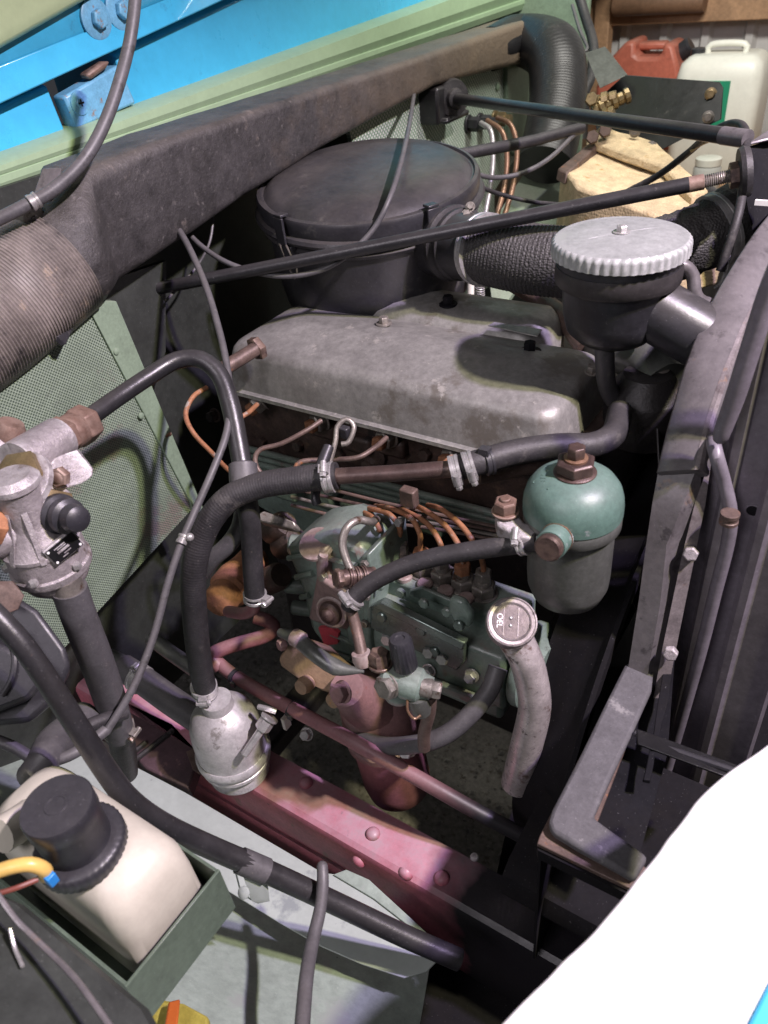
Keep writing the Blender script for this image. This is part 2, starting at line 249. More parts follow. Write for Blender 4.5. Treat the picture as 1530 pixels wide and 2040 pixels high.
class MB:
    def __init__(s): s.bm = bmesh.new()
    def ring(s, pts): return [s.bm.verts.new(p) for p in pts]
    def bridge(s, a, b):
        n = len(a)
        for i in range(n):
            try: s.bm.faces.new((a[i], a[(i + 1) % n], b[(i + 1) % n], b[i]))
            except ValueError: pass
    def cap(s, r, flip=False):
        try: s.bm.faces.new(list(reversed(r)) if flip else r)
        except ValueError: pass
    def loft(s, rings, caps=True):
        R = [s.ring(r) for r in rings]
        for a, b in zip(R, R[1:]): s.bridge(a, b)
        if caps: s.cap(R[0], True); s.cap(R[-1])
        return s
    def tube(s, pts, r, seg=12, step=0.012, ripple=None, caps=True, flat=None):
        path, ts = smooth_path(pts, (ripple[1] / 4.0) if ripple else step)
        if isinstance(r, (int, float)): r = [r] * len(pts)
        def rad(t):
            i = min(int(t), len(r) - 1); j = min(i + 1, len(r) - 1); return r[i] + (r[j] - r[i]) * (t - i) if len(r) > 1 else r[0]
        if len(pts) == 2: rr = [r[0] + (r[-1] - r[0]) * t for t in ts]
        else: rr = [rad(t) for t in ts]
        u = None; rings = []; acc = 0
        for i, p in enumerate(path):
            t = (path[min(i + 1, len(path) - 1)] - path[max(i - 1, 0)]).normalized()
            if u is None: u, v, _ = frame(t)
            else: u = (u - t * u.dot(t)).normalized(); v = t.cross(u)
            if i: acc += (p - path[i - 1]).length
            q = rr[i]
            if ripple: q += ripple[0] * math.cos(2 * math.pi * acc / ripple[1])
            rings.append([p + (u * math.cos(a) + v * math.sin(a)) * q for a in (2 * math.pi * k / seg for k in range(seg))])
        return s.loft(rings, caps)
    def lathe(s, o, ax, prof, seg=32, flute=None):
        u, v, ax = frame(ax); o = Vector(o); rings = []
        for i, (r, h) in enumerate(prof):
            ring = []
            for k in range(seg):
                a = 2 * math.pi * k / seg; q = r
                if flute and flute[2] <= i <= flute[3]: q += flute[1] * (0.5 + 0.5 * math.cos(flute[0] * a)) ** 0.6
                ring.append(o + ax * h + (u * math.cos(a) + v * math.sin(a)) * max(q, 1e-4))
            rings.append(ring)
        return s.loft(rings)
    def box(s, c, size, axes=(EX, EY, EZ)):
        c = Vector(c); a, b, d = (Vector(x).normalized() * (k / 2) for x, k in zip(axes, size))
        v = [s.bm.verts.new(c + a * i + b * j + d * k) for i in (-1, 1) for j in (-1, 1) for k in (-1, 1)]
        for f in ((0, 1, 3, 2), (4, 6, 7, 5), (0, 4, 5, 1), (2, 3, 7, 6), (0, 2, 6, 4), (1, 5, 7, 3)): s.bm.faces.new([v[i] for i in f])
        return s
    def prism(s, poly, vec):
        poly = [Vector(p) for p in poly]; vec = Vector(vec); return s.loft([poly, [p + vec for p in poly]])
    def hexnut(s, p, ax, r, h, washer=0, dome=False, hole=0):
        u, v, ax = frame(ax); p = Vector(p)
        if washer: s.lathe(p, ax, [(washer, 0), (washer, h * .16), (washer * .95, h * .2)], 20); p = p + ax * h * .2
        def rg(rr, hh, n=6, ph=0.3): return [p + ax * hh + (u * math.cos(a + ph) + v * math.sin(a + ph)) * rr for a in (2 * math.pi * k / n for k in range(n))]
        s.loft([rg(r * .94, 0), rg(r, h * .1), rg(r, h * .85), rg(r * .86, h)])
        if dome: s.lathe(p, ax, [(r * .6, h), (r * .45, h * 1.12), (r * .1, h * 1.16)], 12)
        return s
    def band(s, p, ax, r, wd, screw=None):
        u, v, ax = frame(ax); p = Vector(p); t = 0.0016
        s.lathe(p - ax * wd / 2, ax, [(r, 0), (r + t, 0.0004), (r + t, wd * .3), (r + t * .55, wd * .35), (r + t * .55, wd * .65), (r + t, wd * .7), (r + t, wd), (r, wd + .0004)], 28)
        if screw is not None:
            d = (Vector(screw) - ax * Vector(screw).dot(ax)).normalized(); tg = ax.cross(d)
            s.box(p + d * (r + t + 0.003), (wd * .95, 0.011, 0.007), (ax, tg, d))
            s.lathe(p + d * (r + t + 0.005) + tg * -0.009, tg, [(0.0036, 0), (0.0038, 0.014), (0.003, 0.0145)], 12)
            s.hexnut(p + d * (r + t + 0.005) + tg * 0.006, tg, 0.0042, 0.005)
        return s
    def sphere(s, c, r, sq=(1, 1, 1), seg=16):
        c = Vector(c); rings = []
        for i in range(1, 9):
            ph = math.pi * i / 9 - math.pi / 2
            rings.append([c + Vector((math.cos(ph) * math.cos(a) * r * sq[0], math.cos(ph) * math.sin(a) * r * sq[1], math.sin(ph) * r * sq[2])) for a in (2 * math.pi * k / seg for k in range(seg))])
        return s.loft(rings)
    def build(s, name, m, parent=None, bevel=0, ang=38, label=None, sub=0, wobble=None):
        bm = s.bm
        if wobble:
            from mathutils import noise as mn
            bmesh.ops.subdivide_edges(bm, edges=[e for e in bm.edges if e.calc_length() > wobble[1] * 1.5], cuts=wobble[2], use_grid_fill=True)
            for v in bm.verts: v.co += mn.noise_vector(v.co / wobble[1]) * wobble[0]
        bmesh.ops.recalc_face_normals(bm, faces=bm.faces)
        if parent is None:
            co = [v.co for v in bm.verts]
            loc = Vector(((min(c.x for c in co) + max(c.x for c in co)) / 2, (min(c.y for c in co) + max(c.y for c in co)) / 2, min(c.z for c in co)))
        else: loc = LOC[parent.name]
        bmesh.ops.translate(bm, verts=bm.verts, vec=-loc)
        me = bpy.data.meshes.new(name); bm.to_mesh(me); bm.free()
        for p in me.polygons: p.use_smooth = True
        me.set_sharp_from_angle(angle=math.radians(ang))
        me.materials.append(MATS[m]); o = bpy.data.objects.new(name, me); COL.objects.link(o)
        if parent is None: o.location = loc
        else: o.parent = parent
        LOC[o.name] = loc
        if bevel:
            b = o.modifiers.new('bevel', 'BEVEL'); b.width = bevel; b.segments = 2; b.limit_method = 'ANGLE'; b.angle_limit = math.radians(35); b.harden_normals = False
        if label: o['label'] = label
        return o
def thing(name, label, cat, loc, group=None):
    o = bpy.data.objects.new(name, None); COL.objects.link(o); o.location = loc; o.empty_display_size = 0.02
    LOC[o.name] = Vector(loc); o['label'] = label; o['category'] = cat
    if group: o['group'] = group
    return o
def tag(o, label, cat, group=None):
    o['label'] = label; o['category'] = cat
    if group: o['group'] = group
    return o
def struct(o): o['kind'] = 'structure'; return o
def L(*pts): return [K(*p) for p in pts]
def bolt(p, ax, r, h, m, parent, washer=0, dome=False, name='bolt', **k): return MB().hexnut(p, ax, r, h, washer, dome).build(name, m, parent, **k)
def text(body, size, origin, xd, yd, m, parent, depth=0.0006, name='lettering'):
    xd = Vector(xd).normalized(); n = xd.cross(Vector(yd)).normalized(); yd = n.cross(xd)
    cu = bpy.data.curves.new(name, 'FONT'); cu.body = body; cu.size = size; cu.extrude = depth; cu.align_x = 'CENTER'; cu.align_y = 'CENTER'
    t = bpy.data.objects.new('tmp', cu); COL.objects.link(t); dg = bpy.context.evaluated_depsgraph_get()
    me = bpy.data.meshes.new_from_object(t.evaluated_get(dg)); bpy.data.objects.remove(t)
    o0 = Vector(origin) - LOC[parent.name]
    me.transform(Matrix(((xd.x, yd.x, n.x, o0.x), (xd.y, yd.y, n.y, o0.y), (xd.z, yd.z, n.z, o0.z), (0, 0, 0, 1))))
    me.materials.clear(); me.materials.append(MATS[m]); me.name = name
    o = bpy.data.objects.new(name, me); COL.objects.link(o); o.parent = parent; LOC[o.name] = LOC[parent.name]; return o
def rrect(hw, hh, r, n=4):
    out = []
    for cx, cy, a0 in ((hw - r, hh - r, 0), (-hw + r, hh - r, 90), (-hw + r, -hh + r, 180), (hw - r, -hh + r, 270)):
        for k in range(n + 1):
            a = math.radians(a0 + 90 * k / n); out.append((cx + r * math.cos(a), cy + r * math.sin(a)))
    return out

# ================================================================== SETTING
m = MB(); n = 40
for i in range(n):
    pass
g = MB().prism([(-9, -6, 0), (9, -6, 0), (9, 9, 0), (-9, 9, 0)], (0, 0, -0.05)).build('ground', 'gravel'); struct(g)
# loose stones lying under the truck, far too many to count
sm = MB(); rnd = random.Random(3)
for i in range(5200):
    x = rnd.uniform(-2.0, 0.75); y = rnd.uniform(0.45, 2.3); r = rnd.choice((0.004, 0.005, 0.007, 0.010))* rnd.uniform(.7, 1.3)
    c = Vector((x, y, r * 0.3)); q = [rnd.uniform(.7, 1.2) for _ in range(6)]; a = rnd.uniform(0, 3)
    e = [c + Vector((math.cos(a + k * 1.5708), math.sin(a + k * 1.5708), 0)) * r * q[k] for k in range(4)]
    vs = [sm.bm.verts.new(p) for p in e] + [sm.bm.verts.new(c + Vector((r * .2, 0, r * .65 * q[4])))]
    for k in range(4): sm.bm.faces.new((vs[k], vs[(k + 1) % 4], vs[4]))
st = sm.build('gravel_stones', 'stone'); st['kind'] = 'stuff'; st['label'] = 'loose grey gravel stones on the ground under the engine'

# shed wall behind the truck: ribbed steel sheet
prof = []
x = -2.6
while x < 1.2:
    for dx, dy in ((0, 0), (0.05, 0), (0.062, -0.022), (0.085, -0.022), (0.097, 0)): prof.append((x + dx, dy))
    x += 0.145
wm = MB(); YW = 3.25
R0 = [wm.bm.verts.new((a, YW + b, 0)) for a, b in prof]; R1 = [wm.bm.verts.new((a, YW + b, 2.6)) for a, b in prof]
for i in range(len(prof) - 1): wm.bm.faces.new((R0[i], R0[i + 1], R1[i + 1], R1[i]))
wo = wm.build('shed_wall', 'shed_white', ang=20); struct(wo); wo['label'] = 'white ribbed steel wall of the shed behind the cans'
tag(MB().box(KY(1390, 8, 3.17) + Vector((-.15, 0, .012)), (3.4, 0.05, 0.125)).build('wall_beam', 'wood', bevel=0.004), 'horizontal timber beam nailed across the ribbed shed wall', 'beam')
tag(MB().lathe(KY(1225, 8, 3.11), EX, [(0.036, 0), (0.038, 0.005), (0.038, 0.30), (0.036, 0.305)], 20).build('brown_roll', 'wood_dark'), 'dark brown round bar lying along the timber beam', 'bar')
tag(MB().box(KY(1202, 60, 3.15) + Vector((0, 0, -.35)), (0.055, 0.05, 0.9)).build('wall_post', 'wood', bevel=0.003), 'upright timber post below the beam beside the red can', 'post')
tag(MB().box((-0.9, 2.80, 1.055), (2.6, 0.80, 0.04)).build('work_bench', 'wood', bevel=0.004), 'wooden bench board under the fuel cans by the wall', 'bench')

# red fuel can
yc = 2.9
t = thing('fuel_can', 'faded red plastic fuel can with handle hole beside the white can', 'fuel can', (-0.9, yc, 1.075))
pts = [KY(a, b, yc) for a, b in ((1190, 168), (1212, 120), (1245, 86), (1262, 80))]
zt = KY(1300, 84, yc).z
sil = [(1183, 300), (1186, 175), (1215, 118), (1248, 82), (1345, 88), (1352, 130), (1358, 175), (1352, 300)]
body = [KY(a, b, yc) for a, b in sil]
hole = [KY(a, b, yc) for a, b in ((1268, 96), (1312, 97), (1308, 112), (1268, 112))]
mb = MB()   # shell left and right of and below the handle hole, with the grip bar above
mb.prism([KY(a, b, yc - .07) for a, b in ((1183, 300), (1186, 175), (1212, 120), (1247, 82), (1265, 82), (1264, 108), (1272, 114), (1308, 114), (1318, 108), (1320, 86), (1340, 88), (1350, 130), (1356, 175), (1352, 300))], (0, 0.14, 0))
mb.build('body', 'can_red', t, bevel=0.012)
MB().box(KY(1292, 90, yc), (0.125, 0.05, 0.022)).build('handle', 'can_red', t, bevel=0.008)
MB().lathe(KY(1352, 108, yc), (0.7, 0, .5), [(0.026, 0), (0.026, 0.04), (0.022, 0.045)], 20, (14, .002, 0, 1)).build('cap', 'plastic_black', t)
# white can
yc = 2.78
t = thing('white_canister', 'white plastic canister with green label on the bench', 'canister', (-0.55, yc, 1.075))
c = KY(1432, 220, yc); zt = KY(1432, 104, yc).z; hw = 0.125; zb = 1.075
rings = []
for z, k in ((zb, .95), (zb + .01, 1), (zt - .055, 1), (zt - .02, .93), (zt - .004, .78), (zt, .7)):
    rings.append([Vector((c.x + px * k, yc + py * k, z)) for px, py in rrect(hw, 0.09, 0.035)])
MB().loft(rings).build('body', 'can_white', t)
MB().tube([(c.x - .055, yc, zt - .01), (c.x - .05, yc, zt + .02), (c.x + .045, yc, zt + .02), (c.x + .05, yc, zt - .01)], 0.009, 10).build('handle', 'can_white', t)
MB().lathe((c.x - .085, yc, zt - .02), EZ, [(0.022, 0), (0.022, 0.03), (0.018, 0.033)], 18).build('cap', 'plastic_black', t)
lq = KY(1448, 212, yc - .092); lab = MB().box((lq.x - .085, yc - .092, lq.z), (0.17, 0.004, 0.135)).build('label_panel', 'label_green', t)
text('2', 0.036, KY(1433, 223, yc - .0945), EX, EZ, 'white_print', lab, name='numeral')
# glass jar
jb = KY(1408, 345, 2.55)
t = thing('glass_jar', 'small glass jar with white lid in front of the canister', 'jar', (jb.x, 2.55, 1.078))
MB().lathe((jb.x, 2.55, 1.078), EZ, [(0.036, 0), (0.04, 0.006), (0.04, 0.075), (0.034, 0.085)], 24).build('glass', 'jar_glass', t)
MB().lathe((jb.x, 2.55, 1.163), EZ, [(0.037, 0), (0.037, 0.018), (0.033, 0.02)], 24).build('lid', 'can_white', t)

# ================================================================== CAB FRONT AND BULKHEAD
t = thing('cab_cowl', 'blue and green cab front panel above the black air duct', 'cab panel', (-1.1, 1.2, 1.56))
def quadstrip(rows): return rows
zl = [KX(0, 320, -1.03).z, KX(0, 368, -1.03).z]
# green lip: a shallow channel along the lower edge; the cab front rises gently across the truck
def sheet(prof, y0, y1, name, m, par, **k):
    return MB().loft([[Vector((x, y, z + kk * (y - .65))) for x, z, kk in prof] for y in (y0, y1)]).build(name, m, par, **k)
sheet(((-1.035, 1.570, .02), (-1.028, 1.584, .02), (-1.028, 1.592, .02), (-1.034, 1.595, .02), (-1.028, 1.598, .03), (-1.030, 1.604, .05), (-1.045, 1.609, .05), (-1.10, 1.611, .05), (-1.10, 1.570, .02)), .2, 3.2, 'lip', 'lip_green', t, ang=25)
bp_ = ((-1.075, 1.604, .05), (-1.085, 1.655, .14), (-1.11, 1.662, .15), (-1.11, 1.672, .15), (-1.25, 1.672, .15), (-1.25, 1.604, .05))
sheet(bp_, 0.905, 3.2, 'blue_panel', 'cowl_blue', t, bevel=0.003)
sheet(bp_, 0.2, 0.772, 'blue_panel', 'cowl_blue', t, bevel=0.003)
sheet(((-1.055, 1.664, .15), (-1.060, 1.698, .13), (-1.064, 1.701, .13), (-1.062, 1.704, .13), (-1.062, 1.79, .13), (-1.2, 1.80, .13), (-1.2, 1.664, .15)), .2, 3.2, 'upper_panel', 'cowl_blue', t, bevel=0.002)
sheet(((-1.045, 1.716, .24), (-1.035, 1.735, .24), (-1.035, 1.95, .24), (-1.12, 2.0, .24), (-1.12, 1.716, .24)), .2, 3.2, 'windscreen_sill', 'pale_green', t, bevel=0.008)
hb = KX(205, 190, -1.07)
MB().prism([KX(a, b, -1.062) for a, b in ((128, 192), (238, 128), (272, 206), (156, 258))], (-.03, 0, 0)).build('hinge_block', 'hinge_blue', t, bevel=0.004)
MB().prism([KX(a, b, -1.058) for a, b in ((172, 148), (205, 122), (222, 122), (212, 138), (182, 160))], (-.02, 0, 0)).build('hinge_tongue', 'brown_nut', t, bevel=0.004)
hs = KX(158, 205, -1.062)
sw = MB().lathe((-1.062, hs.y, hs.z), EX, [(0.016, 0), (0.016, 0.002), (0.007, 0.003), (0.006, 0.0045)], 20).build('screw', 'hinge_blue', t)
MB().box((-1.0572, hs.y, hs.z), (0.0012, 0.009, 0.0022)).box((-1.0573, hs.y, hs.z), (0.0013, 0.0022, 0.009)).build('cross_slot', 'plate_black', sw)
for q in ((190, 38), (238, 20)):
    p = KX(*q, -1.060); b = MB().lathe(p, EX, [(0.026, 0), (0.026, 0.003), (0.024, 0.004), (0.013, 0.005)], 24).build('washer', 'hinge_blue', t)
    MB().hexnut(p + EX * 0.005, EX, 0.013, 0.010).build('bolt', 'hinge_blue', b, bevel=0.001)

t = thing('bulkhead', 'green bulkhead with perforated panels behind the engine', 'bulkhead', (-1.0, 1.1, 0.6))
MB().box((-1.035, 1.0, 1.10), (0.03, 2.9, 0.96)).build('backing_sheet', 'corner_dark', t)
XP = -0.88
pn = [KX(a, b, XP) for a, b in ((-60, 560), (195, 600), (388, 1008), (92, 1330), (-60, 1490))]
MB().prism(pn, (-0.012, 0, 0)).build('perforated_panel', 'perf_near', t, label='green perforated panel left of the hoses')
fl = [KX(a, b, XP + .004) for a, b in ((170, 600), (232, 600), (405, 1012), (388, 1030), (380, 1000))]
fo = MB().prism(fl, (-0.014, 0, 0)).build('panel_flange', 'bay_green', t, bevel=0.001)
for q in ((281, 828), (231, 700)): MB().lathe(KX(*q, XP + .004), EX, [(0.005, 0), (0.0045, 0.002), (0.002, 0.003)], 14).build('rivet', 'bay_green', t)
MB().lathe(KX(326, 869, XP) , (0.3, .9, 0), [(0.003, -0.004), (0.004, 0), (0.004, 0.006), (0.0035, 0.012)], 10).build('screw', 'copper', t)
MB().prism([KX(a, b, -0.93) for a, b in ((100, 600), (330, 520), (330, 700), (300, 800), (240, 700))], (-0.01, 0, 0)).build('side_sheet', 'corner_dark', t)
XF = -0.93
pf = [KX(a, b, XF) for a, b in ((690, 240), (850, 130), (1043, 120), (1043, 290), (985, 380), (985, 560), (900, 640), (740, 420))]
MB().prism(pf, (-0.01, 0, 0)).build('perforated_panel', 'perf_far', t, label='pale green perforated panel beyond the air filter')
MB().prism([KX(a, b, XF + .01) for a, b in ((1010, 120), (1062, 100), (1062, 330), (1010, 300))], (-0.03, 0, 0)).build('side_post', 'bay_green', t, bevel=0.004)
MB().lathe(KX(990, 173, XF), EX, [(0.009, 0), (0.009, 0.003), (0.004, 0.006)], 14).build('rivet', 'bay_green', t)

# far wing sheet, pale green, beside the foam
tag(MB().prism([K(965, 470, 1.75), K(1060, 320, 1.85), K(1130, 330, 1.95), K(1130, 420, 1.8), K(985, 640, 1.6)], (0, 0, -0.01)).build('far_wing', 'bay_green'), 'green sheet of the far wing beyond the air filter', 'wing panel')
tag(MB().prism([(-1.25, 2.25, 1.18), (-0.85, 2.25, 1.20), (-0.85, 2.27, 2.2), (-1.25, 2.27, 2.2)], (0, .02, 0)).build('cab_door_edge', 'bay_green', bevel=.004), 'green edge of the cab beside the timber post', 'cab panel')

# ------------------------------------------------------------------ air duct
t = thing('air_duct', 'black felt covered air duct running across below the blue cab panel', 'air duct', (-0.93, 1.2, 1.36))
hc0, hc1 = K(118, 520, .985), K(-190, 755, .88); hax = (hc1 - hc0).normalized(); hu = hax.cross(EZ).normalized(); hv = hu.cross(hax)
if hu.x < 0: hu = -hu
ang_ = [math.radians(a0 + 90 * k / 4) for a0 in (0, 90, 180, 270) for k in range(5)]
rings = [[hc0 + hax * .02 + (hu * math.cos(a) + hv * math.sin(a)) * .066 for a in ang_], [hc0 - hax * .015 + (hu * math.cos(a) + hv * math.sin(a)) * .070 for a in ang_]]
for y, zb, zt, xf in ((0.645, 1.456, 1.602, -0.876), (0.80, 1.476, 1.606, -0.88), (0.92, 1.494, 1.606, -0.88), (1.12, 1.516, 1.606, -0.88), (1.3, 1.53, 1.606, -.88), (1.52, 1.545, 1.606, -0.88), (1.8, 1.530, 1.606, -0.885), (2.0, 1.515, 1.606, -0.89)):
    hw, hh = 0.052, (zt - zb) / 2; cxx = xf - hw
    if y < .65: rings.append([a_.lerp(b_, .5) + Vector((.004, 0, 0)) for a_, b_ in zip(rings[-1], [Vector((cxx + a, y, zb + hh + b)) for a, b in rrect(hw, hh, 0.03)])])
    rings.append([Vector((cxx + a, y, zb + hh + b)) for a, b in rrect(hw, hh, 0.022 if y < .65 else .013)])
MB().loft(rings).build('body', 'duct_felt', t, wobble=(0.0015, 0.05, 2), ang=75)
fh = MB().tube([hc0 + hax * .002, hc0.lerp(hc1, .5) - EZ * .004, hc1], 0.0715, 48, ripple=(0.0010, 0.0042)).build('flexible_hose', 'flex_grey', t, label='ribbed grey flexible hose at the near end of the duct')
MB().tube([(-0.93, 1.86, 1.563), (-0.925, 2.0, 1.563), K(1100, 105, 1.80), K(1112, 175, 1.78), K(1103, 250, 1.76), K(1085, 330, 1.74)], [0.045, 0.054, 0.066, 0.066, 0.064, 0.064], 32, ripple=(0.00018, 0.007)).build('elbow_hose', 'elbow_black', t, label='black ribbed rubber elbow at the far end of the duct')
MB().box(K(55, 432, .93), (0.03, 0.03, 0.02)).build('bracket', 'steel_dirty', t, bevel=0.003)
MB().prism(L((62, 400, .91), (84, 335, .91), (96, 335, .91), (78, 402, .91)), (0.02, 0.005, 0)).build('bracket', 'grey_frame', t, bevel=0.001)
MB().prism(L((104, 672, .95), (142, 640, .98), (120, 690, .96)), (0.004, 0.006, 0)).build('lower_tab', 'satin_black', t, bevel=0.001)

# cable running down over the duct
t = thing('grey_cable', 'thick dark grey cable hanging over the near end of the duct', 'cable', K(0, 435, 1.03))
MB().tube(L((272, -40, .93), (265, 40, .93), (250, 120, .93), (215, 230, .92), (170, 315, .91), (110, 375, .90), (50, 410, .89), (-30, 450, .88)), 0.0075, 14).build('sheath', 'rubber_grey', t)
MB().band(K(68, 401, .892), K(50, 410, .89) - K(110, 375, .90), 0.0078, 0.011).build('clip', 'zinc', t)

# ------------------------------------------------------------------ stay rods
t = thing('stay_rod', 'black stay rod with rusty threaded end, the nearer of the two', 'stay rod', K(185, 600, 1.2), 'radiator stay rods')
A, B = K(150, 607, 1.21), K(1372, 368, 0.935)
MB().tube([A, B], 0.0092, 16, caps=True).build('rod', 'black_paint', t)
B2 = K(1402, 362, 0.93); B3 = K(1470, 347, 0.918)
MB().tube([B, B2], 0.0092, 16).build('rusty_collar', 'brown_nut', t)
MB().tube([B2, B3], 0.0072, 16, ripple=(0.0006, 0.0024)).build('thread', 'steel_dirty', t)
dr = (B3 - A).normalized()
MB().hexnut(K(1453, 351, 0.921), dr, 0.0150, 0.013).build('nut', 'bolt_dark', t)
MB().lathe(K(1470, 346, 0.918), dr, [(0.012, 0), (0.0275, 0.001), (0.030, 0.006), (0.0275, 0.013), (0.012, 0.014)], 28).build('rubber_buffer', 'rubber', t)
t = thing('stay_rod', 'black stay rod from the far bulkhead mount, the farther of the two', 'stay rod', K(890, 190, 1.62), 'radiator stay rods')
A, B = K(905, 196, 1.60), K(1440, 270, 1.0)
MB().tube([A, B], 0.0105, 16).build('rod', 'black_paint', t)
MB().tube([A, A.lerp(B, .09)], 0.0085, 16).build('thread', 'steel_dirty', t)
MB().tube([B, K(1490, 277, .97)], 0.0112, 16).build('end_sleeve', 'grey_frame', t)
dr = (B - A).normalized()
MB().lathe(A - dr * 0.02, dr, [(0.012, 0), (0.034, 0.002), (0.037, 0.011), (0.034, 0.02), (0.020, 0.022), (0.018, 0.032), (0.012, 0.034)], 28).build('rubber_buffer', 'rubber', t)
MB().box(KX(872, 205, -0.91) + Vector((0.0, 0, 0)), (0.05, 0.085, 0.07)).box(KX(890, 232, -0.90), (0.06, 0.10, 0.012)).build('mount', 'black_paint', t, bevel=0.006)

# bracket on top of the radiator holding both rods
t = thing('rod_bracket', 'black folded steel bracket on the radiator top holding the rods', 'bracket', K(1500, 430, .92))
MB().prism(L((1478, 318, .93), (1492, 292, .93), (1560, 270, .94), (1600, 400, .95), (1560, 470, .96), (1505, 485, .955), (1492, 430, .94), (1484, 385, .93)), (0.004, 0.004, 0)).build('plate', 'bracket_black', t, bevel=0.0015)
MB().prism(L((1492, 290, .925), (1545, 255, .95), (1600, 250, .95), (1600, 272, .93), (1540, 278, .92)), (0.0, 0.004, 0.004)).build('top_fold', 'grey_frame', t, bevel=0.0015)
MB().box(K(1522, 404, .918), (0.02, 0.004, 0.006)).build('slot_edge', 'white_print', t)

# ------------------------------------------------------------------ air filter
ac = K(729, 340, 1.215); AXF = Vector((.05, -.10, 1)).normalized()
t = thing('air_filter', 'large round black air filter canister behind the rocker cover', 'air filter', ac - EZ * .19)
zt0 = ac
MB().lathe(zt0 - AXF * 0.19, AXF, [(0.06, -0.045), (0.12, -0.035), (0.150, -0.012), (0.162, 0.004), (0.167, 0.04), (0.170, 0.122), (0.176, 0.125), (0.178, 0.130), (0.172, 0.134), (0.166, 0.150)], 72).build('canister', 'satin_black', t)
MB().lathe(zt0 - AXF * 0.042, AXF, [(0.168, -.006), (0.184, -.005), (0.1865, 0.0), (0.184, 0.005), (0.178, 0.007), (0.1795, 0.026), (0.1770, 0.031), (0.1715, 0.0325), (0.1695, 0.0285), (0.1670, 0.0285), (0.161, 0.034), (0.150, 0.041), (0.10, 0.048), (0.04, 0.052), (0.001, 0.053)], 72).build('lid', 'satin_black', t)
def clip(px, py):
    p = KP(px, py, 2, zt0.z - 0.045); d = Vector((p.x - ac.x, p.y - ac.y, 0)).normalized(); tg = EZ.cross(d)
    b = Vector((ac.x, ac.y, zt0.z)) + d * 0.185
    o = MB().box(b - EZ * .042, (0.004, 0.02, 0.038), (d, tg, EZ)).box(b - EZ * .02 - d * .006, (0.016, 0.018, 0.004), (d, tg, EZ)).build('clip', 'satin_black', t, bevel=0.001)
    MB().tube([b - EZ * .06 + tg * .008, b - EZ * .1 + tg * .010 - d * .012, b - EZ * .118 - d * .012, b - EZ * .1 - tg * .010 - d * .012, b - EZ * .06 - tg * .008], 0.0016, 8).build('clip_wire', 'steel_dirty', o)
    MB().box(b - EZ * .075 - d * .012, (0.012, 0.022, 0.018), (d, tg, EZ)).build('clip_catch', 'plastic_black', o, bevel=0.002)
clip(848, 440); clip(522, 478)
# outlet neck towards the front
nk = K(900, 484, 1.14); n1 = K(962, 497, 1.085); nd = (n1 - nk).normalized()
MB().tube([K(850, 478, 1.19), nk, K(925, 490, 1.115), n1], [0.050, 0.049, 0.047, 0.046], 36).build('outlet_neck', 'satin_black', t)
MB().lathe(nk, nd, [(0.049, 0), (0.054, 0.003), (0.054, 0.010), (0.050, 0.014), (0.049, 0.016), (0.051, 0.019), (0.051, 0.026), (0.047, 0.03)], 40).build('sleeve', 'rubber', t)
MB().hexnut(K(930, 428, 1.09), (0.3, -.6, .3), 0.006, 0.01, 0.008).hexnut(K(937, 412, 1.09), (0.3, -.6, .3), 0.005, 0.008, 0.007).build('clamp_screw', 'steel_dirty', t)

# intake hose with woven skin
t = thing('intake_hose', 'woven black intake hose from the air filter, passing behind the round lid', 'hose', n1 - EZ * .06)
pth = [n1 - nd * .005, K(1030, 512, 1.06), K(1110, 522, 1.04), K(1200, 522, 1.03)]
h = MB().tube(pth, 0.0465, 64, ripple=(0.0005, 0.0050))
h.build('hose', 'rubber_weave', t)
MB().band(n1 + nd * .004, nd, 0.0485, 0.012).build('clamp', 'zinc', t)
p2 = [K(1200, 520, 1.06), K(1300, 505, 1.04), K(1380, 480, 1.03), K(1440, 450, 1.03), K(1480, 420, 1.05)]
MB().tube(p2, 0.044, 48, step=0.004).build('wrapped_end', 'rubber_weave', t, wobble=(0.003, 0.009, 1), label='lumpy bandaged end of the hose by the radiator')
MB().band(K(1428, 458, 1.03), K(1440, 450, 1.03) - K(1380, 480, 1.03), 0.0475, 0.014).build('clamp', 'zinc', t)

# ------------------------------------------------------------------ round pot with fluted lid
pc = K(1237, 474, 0.85); q_ = .85 / .90
def sq(p): return [(a * q_, b * q_) for a, b in p]
t = thing('breather_pot', 'black round pot with fluted pale aluminium lid above the rocker cover', 'breather pot', pc - EZ * .13)
MB().lathe(pc, EZ, sq([(0.074, -0.018), (0.0785, -0.016), (0.0785, -0.005), (0.0778, -0.001), (0.0755, 0.002), (0.0735, 0.0015), (0.060, 0.0045), (0.03, 0.0060), (0.001, 0.0065)]), 288, (48, 0.0016, 1, 3)).build('lid', 'lid_alu', t, ang=60)
MB().hexnut(pc + EZ * 0.0065, EZ, 0.0062, 0.006, 0.0095, True).build('lid_bolt', 'zinc', t)
MB().lathe(pc - EZ * 0.105 * q_, EZ, sq([(0.02, -0.022), (0.045, -0.018), (0.057, -0.006), (0.062, 0.012), (0.065, 0.050), (0.067, 0.056), (0.072, 0.060), (0.073, 0.088), (0.073, 0.092)]), 64).build('pot', 'satin_black', t)
MB().lathe(pc - EZ * 0.1055 * q_, EZ, sq([(0.0725, 0.056), (0.0742, 0.058), (0.0748, 0.072), (0.0735, 0.078)]), 64).build('rusty_band', 'pot_worn', t)
MB().tube([K(1255, 585, .88), K(1310, 620, .875), K(1370, 655, .87), K(1430, 690, .87)], [0.035, 0.0355, 0.0355, 0.0355], 32).build('spout', 'satin_black', t)
